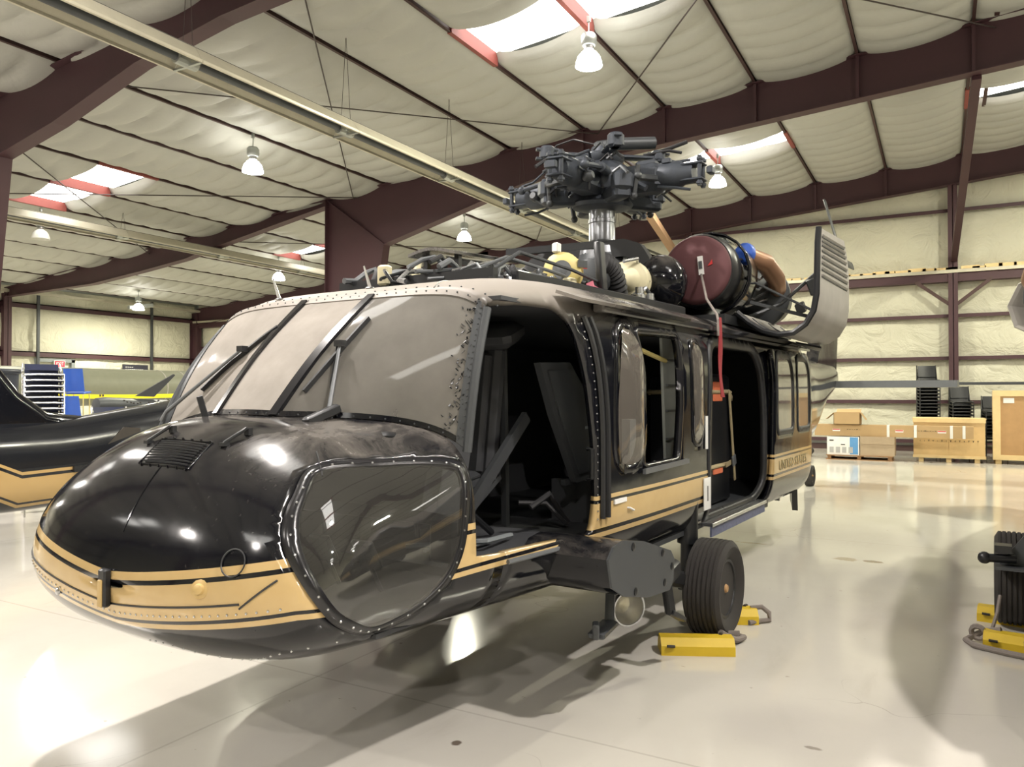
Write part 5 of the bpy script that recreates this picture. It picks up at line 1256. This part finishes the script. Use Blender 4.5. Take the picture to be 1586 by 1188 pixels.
b4 = empty('open_carton', (-2.12, 21.5, .90)); tag(b4, 'open cardboard carton with raised flaps on top of the long carton', 'box')
m = MB(); m.mm((-.31, -.25, 0), (.31, -.24, .30)); m.mm((-.31, .24, 0), (.31, .25, .30)); m.mm((-.31, -.25, 0), (-.30, .25, .30)); m.mm((.30, -.25, 0), (.31, .25, .30)); m.mm((-.31, -.25, 0), (.31, .25, .01)); m.build('carton_body', 'card', b4, smooth=0)
for a, b in (((-.31, 0, .30), (-.50, 0, .13)), ((.31, 0, .30), (.44, 0, .12))):
    m = MB(); m.bar(a, b, .46, .006, up=(0, 0, 1)); m.build('carton_flap', 'card', b4, smooth=0)
m = MB(); m.bar((0, .25, .30), (0, .40, .38), .58, .006); m.build('carton_flap', 'card', b4, smooth=0)
gb = empty('gear_bag', (-3.3, 22.0, 0)); tag(gb, 'dark lumpy gear bag on the floor left of the pallet', 'bag')
m = MB(); m.sphere((0, 0, .15), .3, 14, 8, (1.0, .7, .5)); m.tube([(-.2, -.1, .22), (-.05, -.2, .30), (.12, -.1, .26)], .02, 6); m.build('bag_body', 'dark', gb)
# stacking chairs
def chair(kind):
    root = empty('stacking_chair'); sm = 'navy' if kind == 'chrome' else 'black'; fm = 'chrome' if kind == 'chrome' else 'black'
    m = MB(); m.box((0, 0, .44), (.44, .44, .035), (0, .03, 0), .015); m.build('seat', sm, root)
    m = MB(); m.sheet(lambda u, v: Vector((-.24-.10*v-.03*math.cos(math.pi*(u-.5)), -.21+.42*u, (.52+.09*v) if kind == 'chrome' else (.55+.30*v))), srange(0, 1, 7), srange(0, 1, 4), (.014, 0, 0)); m.build('backrest', sm, root)
    m = MB(); m.tube([(.235, -.235, .445), (.245, -.1, .45), (.245, .1, .45), (.235, .235, .445)], .014, 6); m.build('front_rail', fm, root)
    for sy in (-1, 1):
        m = MB(); m.tube([(.22, sy*.235, 0), (.21, sy*.235, .40), (.19, sy*.235, .45), (-.20, sy*.235, .47), (-.25, sy*.235, .52), ((-.27, sy*.23, .62) if kind == 'chrome' else (-.35, sy*.225, .86))], .013, 6); m.build('side_frame', fm, root)
        m = MB(); m.tube([(-.30, sy*.235, 0), (-.14, sy*.235, .43)], .012, 6); m.build('leg', fm, root)
    return root
ORD = 'first second third fourth fifth sixth seventh eighth ninth tenth eleventh twelfth thirteenth fourteenth fifteenth sixteenth seventeenth eighteenth nineteenth twentieth twenty-first twenty-second'.split()
def stack(proto, x, y, rz, n, lab, grp, dz=.085, dx=.012):
    for k in range(n):
        o = copy_tree(proto); o.location = (x+math.cos(rz)*dx*k, y+math.sin(rz)*dx*k, dz*k); o.rotation_euler = (0, 0, rz)
        t = n-1-k
        pos = 'topmost chair' if t == 0 else 'lowest chair' if k == 0 else ORD[t]+' chair from the top'
        tag(o, pos+' of the '+lab, 'chair', grp)
pc = chair('chrome'); pb = chair('black')
stack(pc, -11.0, 6.22, R(-25), 20, 'tall chrome stack behind the tail', 'navy chrome chairs in the tall stack', .079, -.008)
stack(pc, -10.7, 7.05, R(-25), 12, 'short chrome stack beside blue chairs', 'navy chrome chairs in the short stack', .079, -.008)
stack(pb, -.32, 23.3, R(-80), 19, 'taller black stack behind low crate', 'black chairs in the taller stack', .088, .004)
stack(pb, .44, 23.3, R(-80), 13, 'shorter black stack behind low crate', 'black chairs in the shorter stack', .085, .004)
stack(pb, 1.18, 23.4, R(-80), 10, 'black stack between two crates', 'black chairs between the crates', .085, .004)
for o in list(pc.children)+list(pb.children)+[pc, pb]: bpy.data.objects.remove(o)
# blue chairs beside the tall stack, trash bin
def blue_chair(loc, rz, lab):
    root = empty('blue_chair', loc, rz); root.scale = (.7, .7, 1); tag(root, lab, 'chair', 'blue plastic chairs')
    m = MB(); m.sheet(lambda u, v: Vector((-.02-.14*v-.06*math.sin(math.pi*u), -.24+.48*u, .0+.42*v)), srange(0, 1, 9), srange(0, 1, 5), (.02, 0, 0)); m.build('backrest', 'blue', root)
    m = MB(); m.box((.2, 0, -.02), (.44, .46, .03), (0, -.06, 0), .012); m.build('seat', 'blue', root)
    for sx, sy in ((.36, .2), (.36, -.2), (0, .2), (0, -.2)):
        q = MB(); q.tube([(sx, sy, -.04), (sx*1.1, sy*1.1, -loc[2])], .014, 6); q.build('leg', 'yellowcast', root)
    return root
blue_chair((-13.9, 8.42, 1.72), R(125), 'upper blue plastic chair standing beside the tall chrome chair stack')
blue_chair((-13.85, 8.34, 1.22), R(120), 'lower blue plastic chair beside the tall chrome chair stack')
tb = empty('trash_bin', (-14.2, 7.22, 0)); tag(tb, 'tall dark blue bin at the left edge behind the helicopter tail', 'bin')
m = MB(); m.lathe([(.27, 0), (.33, 2.02), (.36, 2.03), (.36, 2.10), (.33, 2.11), (.31, 2.04), (.02, 2.04)], (0, 0, 0), (0, 0, 1), 24); m.build('bin_body', 'bin', tb)
m = MB(); m.torus((0, 0, 2.07), (0, 0, 1), .36, .018, 24, 6); m.build('bin_rim', 'bin', tb)
# barrier tape and the long olive tube behind it
ot = empty('olive_fuselage', (-18.6, 7.5, 1.85)); tag(ot, 'long olive green tubular fuselage along the left behind yellow tape', 'aircraft')
m = MB(); m.lathe([(.05, -.8), (.30, -.4), (.44, 0), (.47, 1.0), (.47, 11), (.40, 13), (.15, 14.5)], (0, 0, 0), (0, 1, 0), 32); m.build('tube_body', 'olive', ot)
m = MB(); m.lathe([(.475, 6.0), (.475, 6.03)], (0, 0, 0), (0, 1, 0), 32); m.build('skin_joint', 'cowl', ot)
m = MB(); m.lathe([(.475, 6.6), (.475, 6.63)], (0, 0, 0), (0, 1, 0), 32); m.build('skin_joint', 'cowl', ot)
for y in (1.5, 5.5, 9.5):
    m = MB(); m.bar((-.35, y, -1.85), (0, y, -.45), .07, .07); m.bar((.35, y, -1.85), (0, y, -.45), .07, .07); m.bar((-.36, y, -1.82), (.36, y, -1.82), .07, .06); m.build('cradle_stand', 'darkgrey', ot, smooth=0)
tp = empty('barrier_tape', (-15.0, 8.6, 0)); tag(tp, 'yellow barrier tape stretched between posts in front of the olive fuselage', 'tape')
m = MB(); m.sheet(lambda u, v: Vector((.25*math.sin(u*3), 5.2*u, 1.60+.085*v-.02*math.sin(math.pi*u*2))), srange(0, 1, 12), (0, 1), (.004, 0, 0)); m.build('tape_band', 'tape', tp, smooth=0)
m = MB()
for y in (.9, 3.3, 4.1):
    for i in range(7): m.mm((.25*math.sin(y/5.2*3)+.0045+.01, y+i*.06, 1.625), (.25*math.sin(y/5.2*3)+.0165, y+i*.06+.035, 1.665))
m.build('tape_print', 'ink', tp, smooth=0)
for y in (0, 5.2):
    m = MB(); m.tube([(0 if y == 0 else .03, y, 0), (0 if y == 0 else .03, y, 1.72)], .025, 8); m.lathe([(.16, 0), (.16, .03), (.03, .05)], (0 if y == 0 else .03, y, 0), (0, 0, 1), 14); m.build('tape_post', 'darkgrey', tp)
# exit sign, wall sign
ex = empty('exit_sign', (-31.7, 18.55, 2.90)); tag(ex, 'red glowing exit sign over the door in the left wall', 'sign')
m = MB(); m.mm((-.06, -.22, -.13), (.0, .22, .15)); m.build('sign_housing', 'white', ex, smooth=0)
m = MB(); m.mm((.0, -.20, -.11), (.008, .20, .13)); m.build('sign_face', 'exit', ex, smooth=0)
text_obj('EXIT', .19, 'white', ex, 'sign_letters', (.012, 0, .005), (R(90), 0, R(90)), .001, 'CENTER', .8)
ws_ = empty('wall_sign', (-31.7, 21.95, 2.82)); tag(ws_, 'dark rectangular wall sign right of the exit door', 'sign')
m = MB(); m.mm((-.03, -.62, -.17), (.02, .62, .17)); m.build('sign_board', 'sign', ws_, smooth=0)
m = MB()
for z, n in ((.05, 4), (-.05, 9)):
    for i in range(n): m.mm((.021, -.50+i*.10, z-.02), (.026, -.43+i*.10, z+.02))
m.build('sign_print', 'stain', ws_, smooth=0)
uh = empty('unit_heater', (-29.5, 20.6, 5.35)); tag(uh, 'small grey tube fixture hanging near the left wall', 'fixture')
m = MB(); m.tube([(0, -.5, -.08), (0, .6, .12)], .09, 10); m.tube([(0, 0, .1), (0, 0, .45)], .008, 5); m.build('fixture_body', 'galv', uh)
# ------------------------------------------------------------------ left helicopter: only tail boom and fin in view
T = empty('helicopter_tail', (-9.2, 5.35, 0)); tag(T, 'black tail boom and fin of another gold striped helicopter at the left edge', 'helicopter')
def tb_sec(y):
    t = (y+1.6)/11.0
    zt = 1.36+.15*max(0, min(4, y)); zb = .36+.02*y; w = .36+.35*max(0, y)/10
    return zt, zb, w
def tb_pt(u, v, off=0):
    y = -3.2+12.0*u; zt, zb, w = tb_sec(y); a = 2*math.pi*v; c, s_ = math.cos(a), math.sin(a)
    zc, h = (zt+zb)/2, (zt-zb)/2
    e = 2/2.6
    return Vector(((w+off)*math.copysign(abs(c)**e, c), y, zc+(h+off)*math.copysign(abs(s_)**e, s_)))
b = NB('tail_black_gold_paint'); z_ = b.xyz(b.coord())[2]; y_ = b.xyz(b.coord())[1]
zz = b.math('SUBTRACT', z_, b.math('MULTIPLY', y_, .03)); zz = b.math('SUBTRACT', zz, b.math('MULTIPLY', b.math('MAXIMUM', b.math('SUBTRACT', -.58, y_), 0), .5))
bn = lambda lo, hi: b.math('MULTIPLY', b.math('GREATER_THAN', zz, lo), b.math('LESS_THAN', zz, hi))
gg = b.math('ADD', b.math('ADD', bn(.80, .835), bn(.49, .765)), bn(.43, .465))
M['tail_paint'] = b.done(b.bsdf(b.mix(gg, (.010, .011, .014), (.40, .27, .11)), b.math('MULTIPLY_ADD', b.noise(3), .15, .10)))
m = MB(); m.grid(tb_pt, srange(0, 1, 40), srange(0, 1, 33)); m.build('tail_boom', 'tail_paint', T, smooth=70)
pp = [(.1, 1.30), (-.2, 1.36), (-.55, 1.62), (-1.0, 2.2), (-1.9, 3.3), (-2.6, 3.4), (-2.3, 2.0), (-2.0, 1.1), (-1.2, .9), (0, 1.0)]
m = MB(); m.prism([(-.13, y, z) for y, z in pp], (.26, 0, 0)); fn_ = m.build('tail_fin', 'plain_paint', T, smooth=0)
m = MB(); q = [(.35, 1.28), (.05, 1.31), (-.2, 1.36), (-.55, 1.62), (-1.0, 2.2), (-1.9, 3.3)]; m.tube([(0, y, z) for y, z in q], .13, 12); m.build('fin_leading_edge', 'plain_paint', fn_)
m = MB(); m.prism([(.345, .36, 1.02), (.345, .62, 1.27), (.345, .84, 1.25), (.345, .86, .98)], (.02, 0, 0)); m.build('vent_screen', 'ink', T, smooth=0)
m = MB(); m.prism([(.36, 1.75, 1.02), (.36, 1.95, 1.38), (.36, 2.12, 1.38), (.36, 2.0, 1.0)], (.02, 0, 0)); m.build('fin_tab', 'midgrey', T, smooth=0)
m = MB(); m.mm((.34, -.02, .775), (.40, .30, .84)); m.build('position_light', 'black', T, smooth=0)
m = MB(); m.mm((-.06, 3.0, 0), (.06, 3.12, .6)); m.lathe([(.20, 0), (.20, .03), (.06, .05)], (0, 3.06, 0), (0, 0, 1), 14); m.mm((-.05, -2.2, 0), (.05, -2.1, .45)); m.build('tail_stand', 'black', T, smooth=0)
rv2 = MB()
for y0 in (.0, .75, .95):
    for i in range(9):
        z = .78-.032*i; rv2.sphere((tb_sec(y0)[2]*.995, y0+.035*i, z), .008, 5, 4)
tag(rv2.build('boom_rivet', 'gold', T), kind='stuff')
# grey perforated tail cone and dark blade beyond it
G = empty('grey_tail_cone', (-11.6, 7.5, 1.50)); tag(G, 'dusty grey tail cone with vent holes behind the black boom', 'aircraft part')
m = MB(); m.lathe([(.02, -.15), (.11, -.14), (.13, 0), (.11, 1.3), (.06, 2.4)], (0, 0, 0), (0, 1, -.03), 20); m.build('cone_body', 'darkgrey', G)
m = MB()
for i in range(16): a = .2+.5*r5.random(); y = .15+1.2*r5.random(); m.sphere((.122*math.cos(a), y, .122*math.sin(a)), .014, 6, 4)
tag(m.build('vent_hole', 'ink', G), kind='stuff')
m = MB(); m.prism([(.02, .50, .14), (.02, .85, .13), (.02, 1.25, .50), (.02, 1.22, .52)], (.03, 0, 0)); m.build('dark_blade', 'dark', G, smooth=0)
m = MB(); m.bar((0, .3, -1.5), (0, .3, -.10), .08, .08); m.bar((0, 2.0, -1.5), (0, 2.0, -.10), .08, .08); m.bar((-.3, .3, -1.48), (.3, .3, -1.48), .08, .04); m.bar((-.3, 2.0, -1.48), (.3, 2.0, -1.48), .08, .04); m.build('cone_trestle', 'darkgrey', G, smooth=0)
